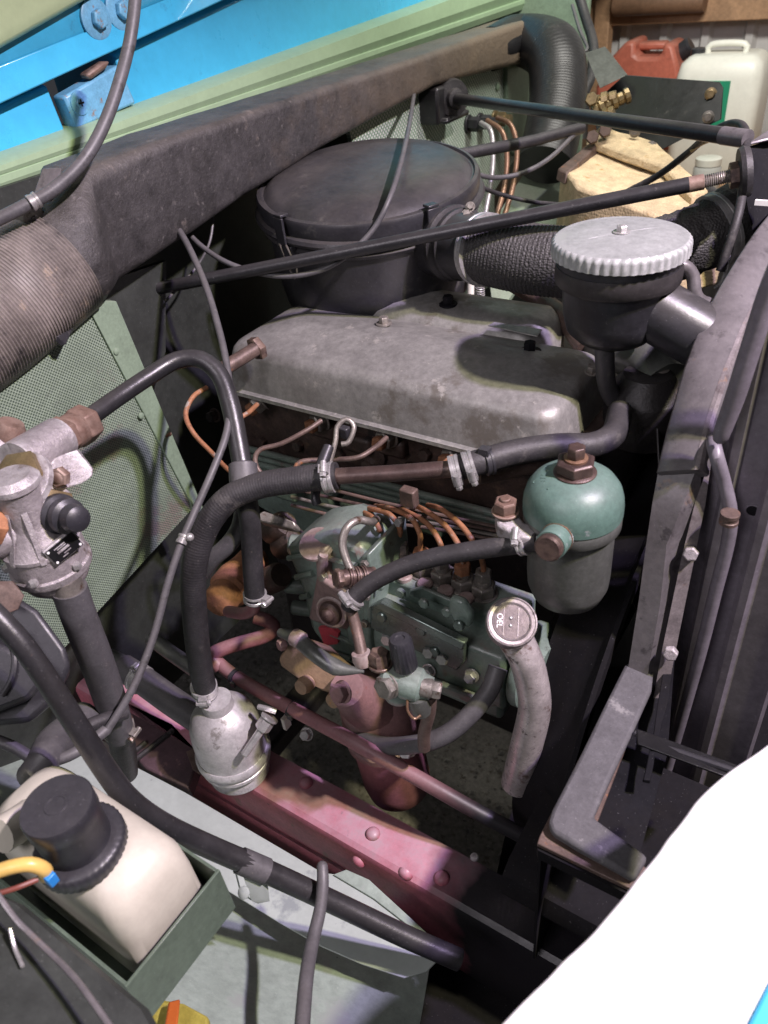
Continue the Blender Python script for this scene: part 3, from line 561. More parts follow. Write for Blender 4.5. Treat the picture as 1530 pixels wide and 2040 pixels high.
MB().tube(L((1335, 535, .85), (1362, 530, .85), (1380, 550, .855), (1385, 585, .86), (1400, 602, .865), (1435, 610, .87)), 0.0075, 12).build('hook', 'grey_frame', t)
MB().tube(L((1203, 650, .88), (1205, 720, .92), (1210, 770, .97), (1225, 800, 1.0)), 0.0115, 16).build('drain_tube', 'rubber_grey', t)

# ================================================================== ENGINE
t = thing('engine_block', 'dark oily engine block and cylinder head under the rocker cover', 'engine', (-0.55, 0.95, 0.55))
MB().box((-0.58, 1.00, 1.17), (0.62, 0.40, 0.17)).build('cylinder_head', 'head_brown', t, bevel=0.006, wobble=(0.004, 0.05, 4))
MB().box((-0.60, 1.00, 0.83), (0.60, 0.36, 0.48)).build('crankcase', 'block_dark', t, bevel=0.01, wobble=(0.008, 0.06, 3))
MB().box((-0.27, 0.98, 1.02), (0.09, 0.34, 0.40)).build('timing_case', 'block_dark', t, bevel=0.02)
for px, py in ((585, 965), (720, 1000), (870, 1030), (660, 980)):
    MB().box(KY(px, py, 0.79), (0.05, 0.06, 0.035)).build('side_boss', 'pump_green', t, bevel=0.008)
# light green tubes along the block side
for q0, q1, r in (((480, 890), (1010, 1030), .006), ((480, 903), (1010, 1043), .0045), ((480, 915), (1010, 1054), .006)):
    MB().tube([KY(*q0, 0.775), KY(*q1, 0.775)], r, 10).build('side_rail', 'pump_green', t)
MB().prism([KY(a, b, .80) for a, b in ((480, 915), (690, 970), (690, 1060), (600, 1060), (500, 1000))], (0, 0.02, 0)).build('side_cover', 'pump_green', t, bevel=0.003)
for px, py in ((555, 905), (597, 888), (735, 925), (680, 905), (820, 930), (525, 880), (425, 830), (850, 905)):
    MB().hexnut(KY(px, py, .80) + EY * .006, (0, -1, .2), 0.010, 0.014, 0.013).build('head_nut', 'head_brown', t)
for px, py in ((650, 850), (785, 885), (920, 915), (720, 880)):
    MB().box(KY(px, py, .80), (0.05, 0.03, 0.03)).build('head_boss', 'head_brown', t, bevel=0.006)
MB().lathe(KY(745, 905, .795), (0, -1, 0), [(0.022, -0.01), (0.022, 0.004), (0.016, 0.005), (0.012, -0.002)], 20).build('core_plug', 'head_brown', t)
# dark fan hub and belt pulley towards the radiator
MB().lathe((-0.235, 0.98, 1.12), EX, [(0.02, 0), (0.075, 0.002), (0.075, 0.012), (0.066, 0.018), (0.075, 0.024), (0.075, 0.034), (0.03, 0.036)], 40).build('fan_pulley', 'block_dark', t)
for k in range(6):
    a = k * math.pi / 3 + .3; c = Vector((-0.19, 0.98, 1.12)); d = Vector((0, math.cos(a), math.sin(a))); tg = Vector((0.35, -math.sin(a), math.cos(a))).normalized()
    MB().box(c + d * .13, (0.16, 0.06, 0.003), (d, tg, d.cross(tg))).build('fan_blade', 'block_dark', t, bevel=0.001)
# thermostat housing under the pot
t = thing('thermostat_housing', 'grey cast housing below the black pot, in front of the rocker cover', 'housing', K(1290, 770, 1.0))
MB().tube(L((1180, 690, 1.12), (1240, 700, 1.05), (1290, 715, 1.02), (1320, 760, 1.0)), [0.02, 0.03, 0.036, 0.034], 24).build('casting', 'filter_bowl', t, wobble=(0.002, 0.02, 0))
MB().lathe(K(1285, 785, 1.0), EZ, [(0.05, -0.06), (0.052, 0), (0.05, 0.004), (0.03, 0.03)], 28).build('flange', 'block_dark', t)
for q in ((1318, 735), (1322, 805), (1262, 685), (1180, 740)): bolt(K(*q, .985), (0.1, -.2, 1), 0.0075, 0.008, 'steel_dirty', t, 0.010)
t2 = MB().tube(L((1010, 560, 1.25), (1080, 600, 1.2), (1130, 640, 1.13), (1170, 690, 1.1)), [0.012, 0.014, 0.016, 0.018], 16).build('bypass_pipe', 'brown_pipe'); tag(t2, 'brown bypass pipe rising behind the black pot to the air filter', 'pipe')

# ------------------------------------------------------------------ rocker cover
t = thing('rocker_cover', 'grey aluminium rocker cover with rounded corners along the engine top', 'rocker cover', (-0.56, 0.845, 1.25))
X0, X1, Y0, Y1 = -0.845, -0.292, 0.752, 0.955
cx_, cy_ = (X0 + X1) / 2, (Y0 + Y1) / 2
rings = []
for z, ins, r in ((1.246, -0.006, 0.026), (1.252, -0.006, 0.026), (1.2545, 0, 0.026), (1.306, 0.007, 0.028), (1.314, 0.0095, 0.029), (1.3195, 0.014, 0.03), (1.323, 0.020, 0.03), (1.3255, 0.028, 0.03), (1.333, 0.058, 0.03), (1.340, 0.088, 0.012)):
    rings.append([Vector((cx_ + a, cy_ + b, z)) for a, b in rrect((X1 - X0) / 2 - ins, (Y1 - Y0) / 2 - ins, r, 6)])
MB().loft(rings).build('cover', 'rocker_alu', t, ang=50)
# raised far flank
rings = []
for z, ins in ((1.25, 0), (1.31, 0.003), (1.332, 0.01), (1.342, 0.024), (1.346, 0.045)):
    rings.append([Vector((-0.60 + a, 0.985 + b, z)) for a, b in rrect(0.215 - ins, 0.06 - ins, 0.045 if ins < .02 else .014, 6)])
MB().loft(rings).build('far_flank', 'rocker_alu', t, ang=50)
p = KZ(1055, 702, 1.331)
bolt(p, EZ, 0.0085, 0.013, 'bracket_black', t, 0.016)
bolt(KZ(893, 607, 1.345), EZ, 0.0085, 0.012, 'bracket_black', t, 0.014)
bolt(KZ(765, 645, 1.3395), EZ, 0.0075, 0.009, 'steel_dirty', t, 0.012)
pp = [KZ(a, b, 1.3445) for a, b in ((972, 650), (985, 643), (1080, 658), (1070, 672))]
MB().prism(pp, (0, 0, 0.0015)).build('name_plate', 'rocker_alu', t, bevel=0.0005)
MB().hexnut(K(518, 690, 1.12), K(470, 720, 1.1) - K(518, 690, 1.12), 0.018, 0.012, 0.0).build('union_nut', 'bolt_dark', t)
MB().tube([K(518, 690, 1.115), K(440, 738, 1.08)], 0.0105, 14).build('union_pipe', 'brown_pipe', t)

# ------------------------------------------------------------------ injectors and their pipes
inj = [((512, 806), (485, 828), 'yellowed injector union at the left end of the cylinder head'),
       ((632, 842), (610, 855), 'injector union with bright orange nut, second from the left'),
       ((765, 876), (748, 888), 'injector union with orange nut under the middle of the rocker cover'),
       ((897, 912), (880, 925), 'injector union with orange nut beside the steel hose clamps')]
for (a, b), (c, d), lb in inj:
    p = KY(a, b, .775); ax = (KY(c, d, .755) - p).normalized()
    t = thing('injector', lb, 'injector', p, 'injectors along the cylinder head')
    MB().hexnut(p - ax * .012, ax, 0.0155, 0.015, 0.018).build('holder', 'steel_dirty', t, bevel=.0008)
    MB().hexnut(p + ax * .006, ax, 0.0115, 0.012).build('nut', 'rust_orange', t, bevel=.0008)
ipipes = [(((512, 806, 1.12), (495, 822, 1.09), (478, 835, 1.08), (468, 870, 1.10), (475, 920, 1.14), (500, 960, 1.16)), 'short yellowed pipe at the leftmost injector', 'rust_pipe'),
          (((640, 838, 1.06), (610, 858, 1.05), (560, 884, 1.05), (520, 895, 1.05), (508, 915, 1.05), (520, 943, 1.05), (560, 970, 1.05)), 'rusty pipe bending down from the second injector', 'brown_pipe'),
          (((770, 872, 1.03), (745, 893, 1.01), (710, 912, 1.0), (650, 916, 1.01), (600, 920, 1.01), (587, 940, 1.01), (600, 965, 1.01)), 'rusty pipe curling left from the middle injector', 'brown_pipe'),
          (((900, 910, 1.0), (878, 928, .98), (850, 942, .98), (800, 950, .99)), 'short rusty pipe beside the steel clamps', 'rust_pipe'),
          (((412, 772, 1.14), (385, 790, 1.12), (370, 825, 1.11), (385, 862, 1.1), (420, 900, 1.12), (460, 940, 1.16), (500, 960, 1.18)), 'curved pipe with orange end left of the rising black pipe', 'rust_pipe')]
for pts, lb, mm in ipipes:
    tag(MB().tube(L(*pts), 0.0036, 10, step=.006).build('injector_pipe', mm), lb, 'pipe', 'fuel pipes at the cylinder head')
t = thing('leak_off_loop', 'bent dark wire loop with clip between the two middle injectors', 'loop', K(680, 870, .98))
MB().tube(L((655, 930, .98), (668, 880, .98), (672, 850, .98), (690, 835, .98), (705, 850, .98), (695, 880, .98), (680, 885, .98)), 0.0035, 10, step=.006).build('wire', 'steel_dirty', t)
MB().box(K(683, 860, .985), (0.02, 0.01, 0.016)).build('clip', 'plastic_black', t, bevel=.002)
MB().tube(L((655, 890, .975), (640, 930, .965), (628, 985, .95), (632, 1005, .95)), [.007, .008, .006, .006], 10).build('tail', 'plastic_black', t)
# bundle of thin pipes across the block
cols = ['brown_pipe', 'bolt_dark', 'steel_dirty', 'brown_pipe']
names = ['uppermost', 'second', 'third', 'lowest']
for k in range(4):
    o = k * 17
    tag(MB().tube(L((580, 955 + o, 1.12), (660, 975 + o, 1.11), (760, 1000 + o * .8, 1.09), (860, 1022 + o * .6, 1.07), (1000, 1052 + o * .5, 1.04)), 0.0026, 8).build('thin_pipe', cols[k]), f'thin brown pipe across the block side, {names[k]} of the bundle', 'pipe', 'bundle of thin pipes')
t = thing('pipe_clamp', 'brown pipe clamp block over the rusty delivery pipes', 'clamp', K(815, 1000, .99))
MB().box(K(815, 990, .985), (0.022, 0.014, 0.026)).build('block', 'brown_pipe', t, bevel=.002)
MB().hexnut(K(797, 1040, .97), (-.2, -1, .3), 0.006, 0.006).build('bolt', 'zinc', t)

# ------------------------------------------------------------------ injection pump
YP = 0.575
t = thing('injection_pump', 'green cast injection pump with pink smeared governor housing', 'injection pump', (-0.43, 0.63, 0.96))
def KYp(a, b, y=YP): return KY(a, b, y)
# main body, stepped along X
MB().box((-0.405, 0.632, 1.030), (0.25, 0.10, 0.10)).build('body', 'pump_green', t, bevel=0.006)
MB().box((-0.405, 0.648, 1.084), (0.25, 0.062, 0.05)).build('top_gallery', 'pump_green', t, bevel=0.005)
MB().box((-0.395, 0.638, 0.962), (0.21, 0.085, 0.05)).build('cam_box', 'pump_green', t, bevel=0.008)
MB().lathe((-0.275, 0.632, 1.03), EX, [(0.055, 0), (0.058, 0.004), (0.058, 0.014), (0.04, 0.018), (0.03, 0.03)], 32).build('drive_flange', 'pump_green', t)
sp = [KYp(a, b, .580) for a, b in ((745, 1205), (765, 1195), (932, 1278), (930, 1312), (915, 1330), (742, 1245))]
pl_ = MB().prism(sp, (0, -0.007, 0)).build('side_plate', 'pump_plate', t, bevel=0.0025)
MB().prism([KYp(a, b, .578) for a, b in ((745, 1200), (768, 1188), (935, 1270), (930, 1284), (765, 1204))], (0, -0.012, 0)).build('plate_lip', 'pump_plate', t, bevel=0.002)
for q in ((840, 1255), (762, 1228), (868, 1297), (915, 1245)): MB().lathe(KYp(*q, .574), (0, -1, .1), [(0.0075, 0), (0.0075, 0.003), (0.006, 0.0045)], 16).build('screw', 'pump_plate', t)
for q in ((775, 1270), (885, 1308), (858, 1295), (940, 1345), (855, 1335)): bolt(KYp(*q, .578), (0.1, -1, .3), 0.0085, 0.009, 'zinc', t, 0.010)
# governor housing at the left end
gv = [(566, 1092), (600, 1072), (655, 1066), (718, 1096), (735, 1150), (732, 1205), (728, 1260), (735, 1322), (700, 1328), (655, 1302), (618, 1255), (606, 1205), (598, 1170), (585, 1140)]
MB().prism([KY(a, b, .592) for a, b in gv], (0, 0.085, 0)).build('governor', 'pump_green', t, bevel=0.010)
MB().prism([KY(a, b, .578) for a, b in ((625, 1100), (645, 1095), (650, 1150), (705, 1180), (715, 1205), (690, 1258), (645, 1248), (612, 1235), (622, 1185), (628, 1150))], (0, 0.03, 0)).build('governor_cover', 'pump_brown', t, bevel=0.006)
MB().lathe(KY(632, 1085, .592), (0, -.4, .9), [(0.024, -0.004), (0.026, 0), (0.025, 0.004), (0.018, 0.006)], 24).build('round_cap', 'pump_brown', t)
for q, r in (((572, 1165), .010), ((585, 1210), .009), ((580, 1085), .012)):
    MB().lathe(KY(*q, .62), (-.9, -.4, 0.1), [(r * 1.3, -0.03), (r * 1.3, 0.0), (r, 0.003)], 16).build('lug', 'pump_green', t)
kp = KY(662, 1218, .572)
MB().lathe(kp, (0.15, -1, .35), [(0.023, 0), (0.024, 0.004), (0.021, 0.006), (0.019, 0.005)], 36).build('sight_rim', 'pump_brown', t)
MB().lathe(kp, (0.15, -1, .35), [(0.018, 0.001), (0.018, 0.006), (0.016, 0.010), (0.010, 0.012), (0.0095, 0.016), (0.006, 0.019), (0.001, 0.020)], 36).build('sight_dome', 'bolt_dark', t)
MB().tube([KY(645, 1105, .578), KY(643, 1150, .575), KY(690, 1180, .573), KY(712, 1195, .572)], 0.006, 10).build('cast_rib', 'pump_brown', t)
bolt(KY(645, 1148, .576), (0, -1, .3), 0.0065, 0.006, 'steel_dirty', t, 0.008)
rp = [KY(a, b, .5860) for a, b in ((634, 1251), (660, 1250), (674, 1262), (672, 1283), (646, 1286))]
MB().prism(rp, (0, 0.008, 0)).build('paint_mark', 'red_paint', t)
# casting flange between governor and body, with its bolts, ribs and pads
MB().prism([KY(a, b, .572) for a, b in ((718, 1110), (734, 1104), (742, 1160), (738, 1215), (736, 1270), (742, 1326), (724, 1324), (720, 1262), (722, 1210))], (0, .09, 0)).build('flange', 'pump_green', t, bevel=.003)
for q in ((729, 1122), (732, 1186), (729, 1240), (731, 1302)): bolt(KY(*q, .571), (0, -1, .1), .0058, .006, 'steel_dirty', t)
for q0, q1 in (((575, 1112), (622, 1104)), ((590, 1150), (624, 1142)), ((600, 1190), (616, 1186)), ((655, 1112), (715, 1128)), ((660, 1262), (716, 1286)), ((640, 1290), (700, 1312))):
    MB().tube([KY(*q0, .590), KY(*q1, .590)], .0045, 8).build('cast_rib', 'pump_green', t)
MB().prism([KY(a, b, .6165) for a, b in ((818, 1172), (842, 1165), (905, 1192), (905, 1205), (820, 1182))], (0, -.006, 0)).build('cast_pad', 'pump_green', t, bevel=.002)
MB().prism([KY(a, b, .590) for a, b in ((905, 1180), (930, 1188), (948, 1215), (945, 1240), (915, 1232), (900, 1205))], (0, -.012, 0)).build('cast_pad', 'pump_green', t, bevel=.004)
for q in ((758, 1165), (800, 1180), (846, 1200), (892, 1218)): MB().lathe(KY(*q, .5825), (0, -1, .15), [(.0068, 0), (.0068, .004), (.005, .0055)], 14).build('plug', 'pump_green', t)
MB().prism([KY(a, b, .580) for a, b in ((745, 1290), (800, 1318), (800, 1332), (748, 1306))], (0, -.012, 0)).build('lower_rib', 'pump_green', t, bevel=.003)
MB().prism([KY(a, b, .580) for a, b in ((860, 1345), (965, 1385), (968, 1402), (862, 1362))], (0, -.010, 0)).build('lower_rib', 'pump_green', t, bevel=.003)
# delivery valve holders
valves = [(762 + 40.4 * i, 1122 + 15 * i) for i in range(6)]
tops = []
for i, (a, b) in enumerate(valves):
    p = KY(a, b, .648); p = Vector((p.x, .648, 1.108))
    v = MB().hexnut(p, EZ, 0.0165, 0.016, 0.019).lathe(p + EZ * .018, EZ, [(0.0105, 0), (0.0105, 0.008), (0.009, 0.010)], 18).build('delivery_valve', 'steel_dirty', t, bevel=.0008)
    MB().hexnut(p + EZ * .026, EZ, 0.0115, 0.015).build('union_nut', 'rust_orange' if i in (2, 4) else 'steel_dirty', v, bevel=.0008)
    tops.append(p + EZ * .038)
for k in range(5):
    q = (tops[k] + tops[k + 1]) / 2; MB().lathe(Vector((q.x, q.y - .02, 1.108)), EZ, [(0.011, 0), (0.011, 0.005), (0.009, 0.007)], 16).build('gallery_screw', 'pump_brown', t)
# banjo on the near end
bj = K(690, 1150, .90)
MB().tube([K(678, 1152, .895), K(745, 1145, .915)], 0.0100, 16).build('banjo_bolt', 'bolt_dark', t)
for f in (0.25, .45, .65): MB().band(K(678, 1152, .895).lerp(K(745, 1145, .915), f), K(745, 1145, .915) - K(678, 1152, .895), 0.0108, 0.005).build('banjo_ring', 'bolt_dark', t)
MB().hexnut(K(680, 1152, .895), K(678, 1152, .895) - K(745, 1145, .915), 0.012, 0.008).build('banjo_head', 'bolt_dark', t)

# delivery pipes
tag(MB().tube([K(700, 1138, .90), K(688, 1110, .90), K(682, 1080, .90), K(692, 1050, .90), K(715, 1036, .91), K(740, 1040, .93), tops[0] + EZ * .03, tops[0]], 0.0050, 12, step=.005).build('looped_pipe', 'steel_dirty'), 'bright steel pipe looping over the left end of the pump', 'pipe')
lbs = ['first rusty delivery pipe, beside the bright looped pipe', 'second rusty delivery pipe from the bright loop', 'third rusty delivery pipe, with an orange nut at its foot', 'fourth delivery pipe, rusty with pale patches', 'fifth rusty delivery pipe, with an orange foot nut', 'sixth rusty delivery pipe, nearest the fuel filter']
routes = [((702, 1016, 1.13), (722, 1020, 1.06), (743, 1032, 1.02), (756, 1055, 1.01)), ((712, 1010, 1.13), (738, 1014, 1.05), (775, 1024, 1.01), (796, 1052, .995)), ((748, 1008, 1.12), (775, 1012, 1.04), (816, 1030, .995), (836, 1062, .98)),
          ((790, 1012, 1.12), (812, 1020, 1.03), (852, 1044, .985), (876, 1080, .965)), ((818, 1006, 1.11), (842, 1014, 1.02), (885, 1045, .97), (915, 1088, .953)), ((852, 1006, 1.10), (880, 1015, 1.0), (922, 1050, .955), (953, 1098, .94))]
for i in range(6):
    tag(MB().tube(L(*routes[i]) + [tops[i] + EZ * .012, tops[i]], 0.0036, 10, step=.005).build('delivery_pipe', 'rust_pipe'), lbs[i], 'pipe', 'pump delivery pipes')

# ------------------------------------------------------------------ feed pump on the front of the injection pump
t = thing('feed_pump', 'green fuel feed pump with black primer knob below the injection pump', 'feed pump', K(800, 1420, .9))
fc = K(795, 1352, .885)
MB().lathe(K(760, 1345, .885), (K(860, 1372, .875) - K(760, 1345, .885)), [(0.013, 0), (0.017, 0.004), (0.017, 0.022), (0.020, 0.027), (0.020, 0.045), (0.015, 0.05), (0.013, 0.06)], 28).build('body', 'pump_green', t)
MB().lathe(K(795, 1372, .895), (0, 0, 1), [(0.010, -0.02), (0.018, -0.01), (0.020, 0.0), (0.019, 0.02), (0.015, 0.032)], 24).build('valve_chamber', 'pump_green', t)
kn0 = K(812, 1342, .875); kn1 = K(795, 1268, .845); kd = kn1 - kn0
MB().lathe(kn0, kd, [(0.008, 0), (0.010, 0.004), (0.010, 0.012)], 20).build('knob_stem', 'zinc', t)
MB().lathe(kn0 + kd.normalized() * .010, kd, [(0.0125, 0), (0.0135, 0.002), (0.0128, 0.040), (0.011, 0.044), (0.006, 0.0445), (0.005, 0.043), (0.001, 0.043)], 80, (20, 0.0006, 1, 2)).build('primer_knob', 'plastic_black', t)
MB().hexnut(K(758, 1325, .878), K(755, 1297, .868) - K(758, 1325, .878), 0.0125, 0.016, 0.014).build('hex_plug', 'bolt_dark', t)
MB().hexnut(K(775, 1365, .876), (-0.2, -1, .25), 0.0145, 0.010, 0.016).build('hex_plug', 'steel_dirty', t)
MB().lathe(K(832, 1385, .877), (0.12, 0.0, -1), [(0.013, 0), (0.0135, 0.018), (0.011, 0.028), (0.006, 0.03)], 24).build('filter_bowl', 'filter_bowl', t)
MB().tube(L((812, 1390, .87), (812, 1415, .872), (825, 1432, .875), (838, 1425, .875)), 0.0016, 8).build('bowl_clip', 'copper', t)
MB().lathe(K(838, 1368, .87), (K(872, 1375, .868) - K(838, 1368, .87)), [(0.011, 0), (0.0115, 0.012), (0.010, 0.014)], 20).hexnut(K(862, 1373, .869), (K(872, 1375, .868) - K(838, 1368, .87)), 0.0105, 0.010).build('banjo_bolt', 'steel_dirty', t)
MB().tube(L((722, 1308, .88), (712, 1260, .885), (700, 1215, .885)), [.007, .0065, .0065], 12).build('riser_pipe', 'brown_pipe', t)
MB().lathe(K(722, 1312, .88), (0.3, -.2, -1), [(0.011, -0.008), (0.012, 0), (0.010, 0.008)], 18).build('riser_foot', 'pump_brown', t)
MB().tube(L((857, 1385, .88), (855, 1420, .90), (845, 1460, .93), (845, 1490, .95)), 0.0078, 12).build('lower_pipe', 'brown_pipe', t)

# pink casting and red canister under the pump
t = thing('oil_filter', 'pink painted cast housing with a red canister hanging below it', 'oil filter', K(790, 1600, 1.2))
hc = K(762, 1442, 1.12)
MB().lathe(hc, (0.12, 0, -1), [(0.012, -0.085), (0.042, -0.075), (0.054, -0.05), (0.055, -0.02), (0.055, 0.012), (0.058, 0.014), (0.058, 0.022), (0.052, 0.026)], 40).build('housing', 'pink_casting', t, wobble=(.002, .03, 0))
MB().tube(L((690, 1372, 1.0), (730, 1400, 1.06), (770, 1425, 1.10)), [0.024, 0.036, 0.040], 20).build('neck', 'pink_casting', t)
bolt(K(684, 1378, .975), (-.2, -1, .5), 0.0125, 0.012, 'pink_casting', t, 0.015)
bolt(K(812, 1490, .99), (.1, -1, .3), 0.010, 0.010, 'cast_alu', t, 0.013)
MB().lathe(hc + Vector((0.12, 0, -1)).normalized() * .027, (0.10, 0, -1), [(0.052, 0), (0.052, 0.09), (0.048, 0.115), (0.035, 0.13), (0.01, 0.136)], 40).build('canister', 'pink_pipe', t)
# ochre bracket left of it, with the grey lever
t = thing('mounting_bracket', 'ochre stained cast bracket left of the pink housing', 'bracket', K(620, 1370, 1.05))
MB().prism(L((572, 1290, 1.03), (590, 1275, 1.03), (640, 1300, 1.03), (705, 1350, 1.0), (690, 1395, 1.02), (640, 1378, 1.04), (600, 1352, 1.05), (555, 1330, 1.05), (553, 1310, 1.05)), (-0.006, 0.022, -0.012)).build('plate', 'ochre_casting', t, bevel=0.006, wobble=(.0015, .02, 0))
for q in ((606, 1365), (668, 1392)): MB().lathe(K(*q, 1.03), (0, -1, .3), [(0.011, -0.01), (0.012, 0), (0.010, 0.008)], 18).build('boss', 'ochre_casting', t)
bolt(K(568, 1282, 1.02), (-.4, -1, .2), 0.008, 0.01, 'pink_casting', t)
t = thing('stop_lever', 'curved grey lever lying across the ochre bracket', 'lever', K(650, 1320, 1.0))
MB().tube(L((558, 1260, 1.02), (590, 1272, 1.0), (625, 1300, .975), (670, 1330, .965), (725, 1338, .955)), [.006, .010, .0105, .0105, .002], 14).build('arm', 'filter_bowl', t)
MB().lathe(K(585, 1268, .998), K(625, 1290, .98) - K(585, 1268, .998), [(0.011, 0), (0.012, 0.002), (0.012, 0.014), (0.010, 0.016)], 16).build('collar', 'pump_brown', t)

# ------------------------------------------------------------------ fuel filter
fo = K(1141, 1008, .80)
t = thing('fuel_filter', 'fuel filter with teal domed head and grey bowl beside the radiator', 'fuel filter', fo - EZ * .16)
R = 0.0515
MB().lathe(fo, EZ, [(R * .93, -0.020), (R * .96, -0.018), (R * .96, -0.006), (R, -0.004), (R, 0.005), (R * .985, 0.013), (R * .93, 0.023), (R * .82, 0.0315), (R * .66, 0.038), (R * .45, 0.042), (R * .2, 0.0435)], 64).build('head', 'filter_teal', t)
MB().lathe(fo, EZ, [(R * .9705, -0.0205), (R * .99, -0.019), (R * .99, -0.0065), (R * .97, -0.005)], 64).build('head_band', 'filter_bowl', t)
MB().lathe(fo - EZ * .022, -EZ, [(R * .80, -0.002), (R * .88, 0), (R * .88, 0.066), (R * .86, 0.082), (R * .76, 0.097), (R * .5, 0.107), (R * .15, 0.111)], 64).build('bowl', 'filter_bowl', t)
MB().lathe(fo + EZ * .0415, EZ, [(0.021, 0), (0.022, 0.002), (0.019, 0.004)], 28).hexnut(fo + EZ * .0455, EZ, 0.0205, 0.013).build('centre_nut', 'bolt_dark', t, bevel=.001)
MB().lathe(fo + EZ * .0585, EZ, [(0.012, 0), (0.012, 0.002), (0.0095, 0.003)], 20).build('copper_ring', 'copper', t)
MB().hexnut(fo + EZ * .0615, EZ, 0.0095, 0.012).build('vent_screw', 'bolt_dark', t, bevel=.0006)
bd = (K(1088, 1092, .745) - K(1120, 1055, .78)).normalized(); b0 = K(1118, 1062, .775)
MB().lathe(b0, bd, [(0.0155, 0), (0.0155, 0.012)], 24).build('port', 'bright_alu', t)
MB().lathe(b0 + bd * .012, bd, [(0.0165, 0), (0.0165, 0.002)], 24).build('copper_ring', 'copper', t)
MB().lathe(b0 + bd * .014, bd, [(0.0158, 0), (0.0158, 0.016), (0.0152, 0.018)], 24).build('port_sleeve', 'filter_teal', t)
MB().lathe(b0 + bd * .032, bd, [(0.0140, 0), (0.0140, 0.006), (0.012, 0.008)], 24).build('plug', 'bolt_dark', t)
br = MB().prism(L((985, 1020, .81), (1000, 1003, .82), (1025, 1015, .82), (1045, 1040, .80), (1085, 1050, .79), (1080, 1075, .785), (1040, 1070, .785), (990, 1045, .80)), (0, 0, -0.018)).build('bracket', 'cast_alu', t, bevel=0.003)
MB().hexnut(K(1007, 1020, .81), EZ, 0.0125, 0.013, 0.015).lathe(K(1007, 1020, .81) + EZ * .013, EZ, [(0.006, 0), (0.006, 0.005), (0.005, 0.006)], 12).build('bracket_bolt', 'brown_nut', t, bevel=.0008)
# embossed triangle with three strokes on the dome
def dome(px, py, lift=0.0004):
    r = ray(px, py); o = CAM - fo
    best = None
    for k in range(700, 840):
        p = CAM + r * (k / 1000.); q = p - fo; rr = math.hypot(q.x, q.y)
        prof = [(R, .005), (R * .985, .013), (R * .93, .023), (R * .82, .0315), (R * .66, .038), (R * .45, .042)]
        for (r1, z1), (r2, z2) in zip(prof, prof[1:]):
            if r2 <= rr <= r1 and q.z <= z1 + (z2 - z1) * (r1 - rr) / (r1 - r2): return p - r.normalized() * lift
    return CAM + r * .75
tri = [dome(1062, 962), dome(1092, 975), dome(1087, 930), dome(1062, 962)]
e = MB()
for a, b in zip(tri, tri[1:]): e.tube([a, b], 0.0006, 6)
for k in range(3): e.tube([dome(1078, 946 + 6 * k), dome(1088, 947 + 6 * k)], 0.0006, 6)
e.build('embossed_mark', 'filter_teal', t)

# ------------------------------------------------------------------ oil filler
oc = K(1020, 1238, .82); od = (CAM - oc).normalized() * .9 + Vector((0.12, 0.05, 0.38)); od.normalize()
t = thing('oil_filler', 'steel oil filler cap reading OEL on a dented pipe beside the pump', 'oil filler', K(1050, 1520, 1.0))
cp = MB().lathe(oc - od * .014, od, [(0.0265, 0), (0.0275, 0.001), (0.0275, 0.012), (0.0268, 0.014), (0.0255, 0.0145), (0.0245, 0.0135), (0.0215, 0.0133), (0.0205, 0.0142), (0.0195, 0.0135), (0.0185, 0.0124), (0.001, 0.0124)], 64).build('cap', 'cap_steel', t)
ux = (K(1024, 1190, .82) - K(1016, 1290, .82)); ux = (ux - od * ux.dot(od)).normalized(); uy = od.cross(ux)  # ux up in the picture, uy to the left
of = oc - od * 0.0014
MB().lathe(oc - od * .0020, od, [(.0186, 0), (.0184, .0006), (.0005, .00065)], 48).build('cap_face', 'cap_face', cp)
text('OEL', 0.0088, of + uy * 0.0132, -ux, -uy, 'bright_alu', cp, 0.0008)
for s_ in (0.0088, -0.0068): MB().box(of + uy * s_, (0.031, 0.0009, 0.0016), (ux, uy, od)).build('bar', 'cap_steel', cp)
for s_ in (0.004, -0.0042): MB().lathe(of + uy * 0.001 + ux * s_, od, [(0.0021, 0), (0.0020, 0.0008), (0.001, 0.0016)], 12).build('stud', 'zinc', cp)
MB().lathe(oc - od * .036, od, [(0.022, 0), (0.0235, 0.004), (0.0255, 0.012), (0.0255, 0.0225)], 40).build('neck', 'steel_dirty', t)
MB().tube([oc - od * .034, K(1042, 1300, .86), K(1058, 1350, .885), K(1065, 1410, .915), K(1050, 1480, .96), K(1030, 1560, 1.02)], [0.020, 0.019, 0.0195, 0.0195, 0.020, 0.021], 28).build('pipe', 'worn_chrome', t)
MB().sphere(K(1055, 1350, .868), 0.0122, (0.85, 0.55, 1.6), 24).build('dent', 'worn_chrome', t)

# ================================================================== HOSES AND PIPES OVER THE ENGINE
t = thing('vacuum_hose', 'thick black hose arching up from the aluminium separator to a steel pipe', 'hose', K(408, 1378, 1.09))
MB().tube(L((412, 1385, 1.085), (400, 1330, 1.04), (389, 1240, .99), (386, 1140, .95), (407, 1058, .935), (452, 997, .925), (515, 968, .92), (590, 956, .91), (672, 947, .90)), [.0155, .0160, .0160, .0160, .0160, .0160, .0160, .0160, .0160], 28, ripple=(0.00012, 0.0035)).build('hose', 'rubber', t)
MB().band(K(655, 951, .902), K(672, 947, .90) - K(590, 956, .91), .0168, .012, K(660, 925, .87) - K(655, 951, .9)).build('clamp', 'zinc', t)
MB().tube(L((668, 949, .90), (780, 943, .885), (900, 934, .87)), 0.0098, 18).build('steel_pipe', 'bolt_dark', t)
for q, nxt in (((907, 936, .867), (930, 930, .865)), ((935, 928, .862), (960, 920, .86))):
    MB().band(K(*q), K(*nxt) - K(*q), .0158, .011, K(q[0] - 4, q[1] + 30, q[2] - .02) - K(*q)).build('clamp', 'zinc', t)
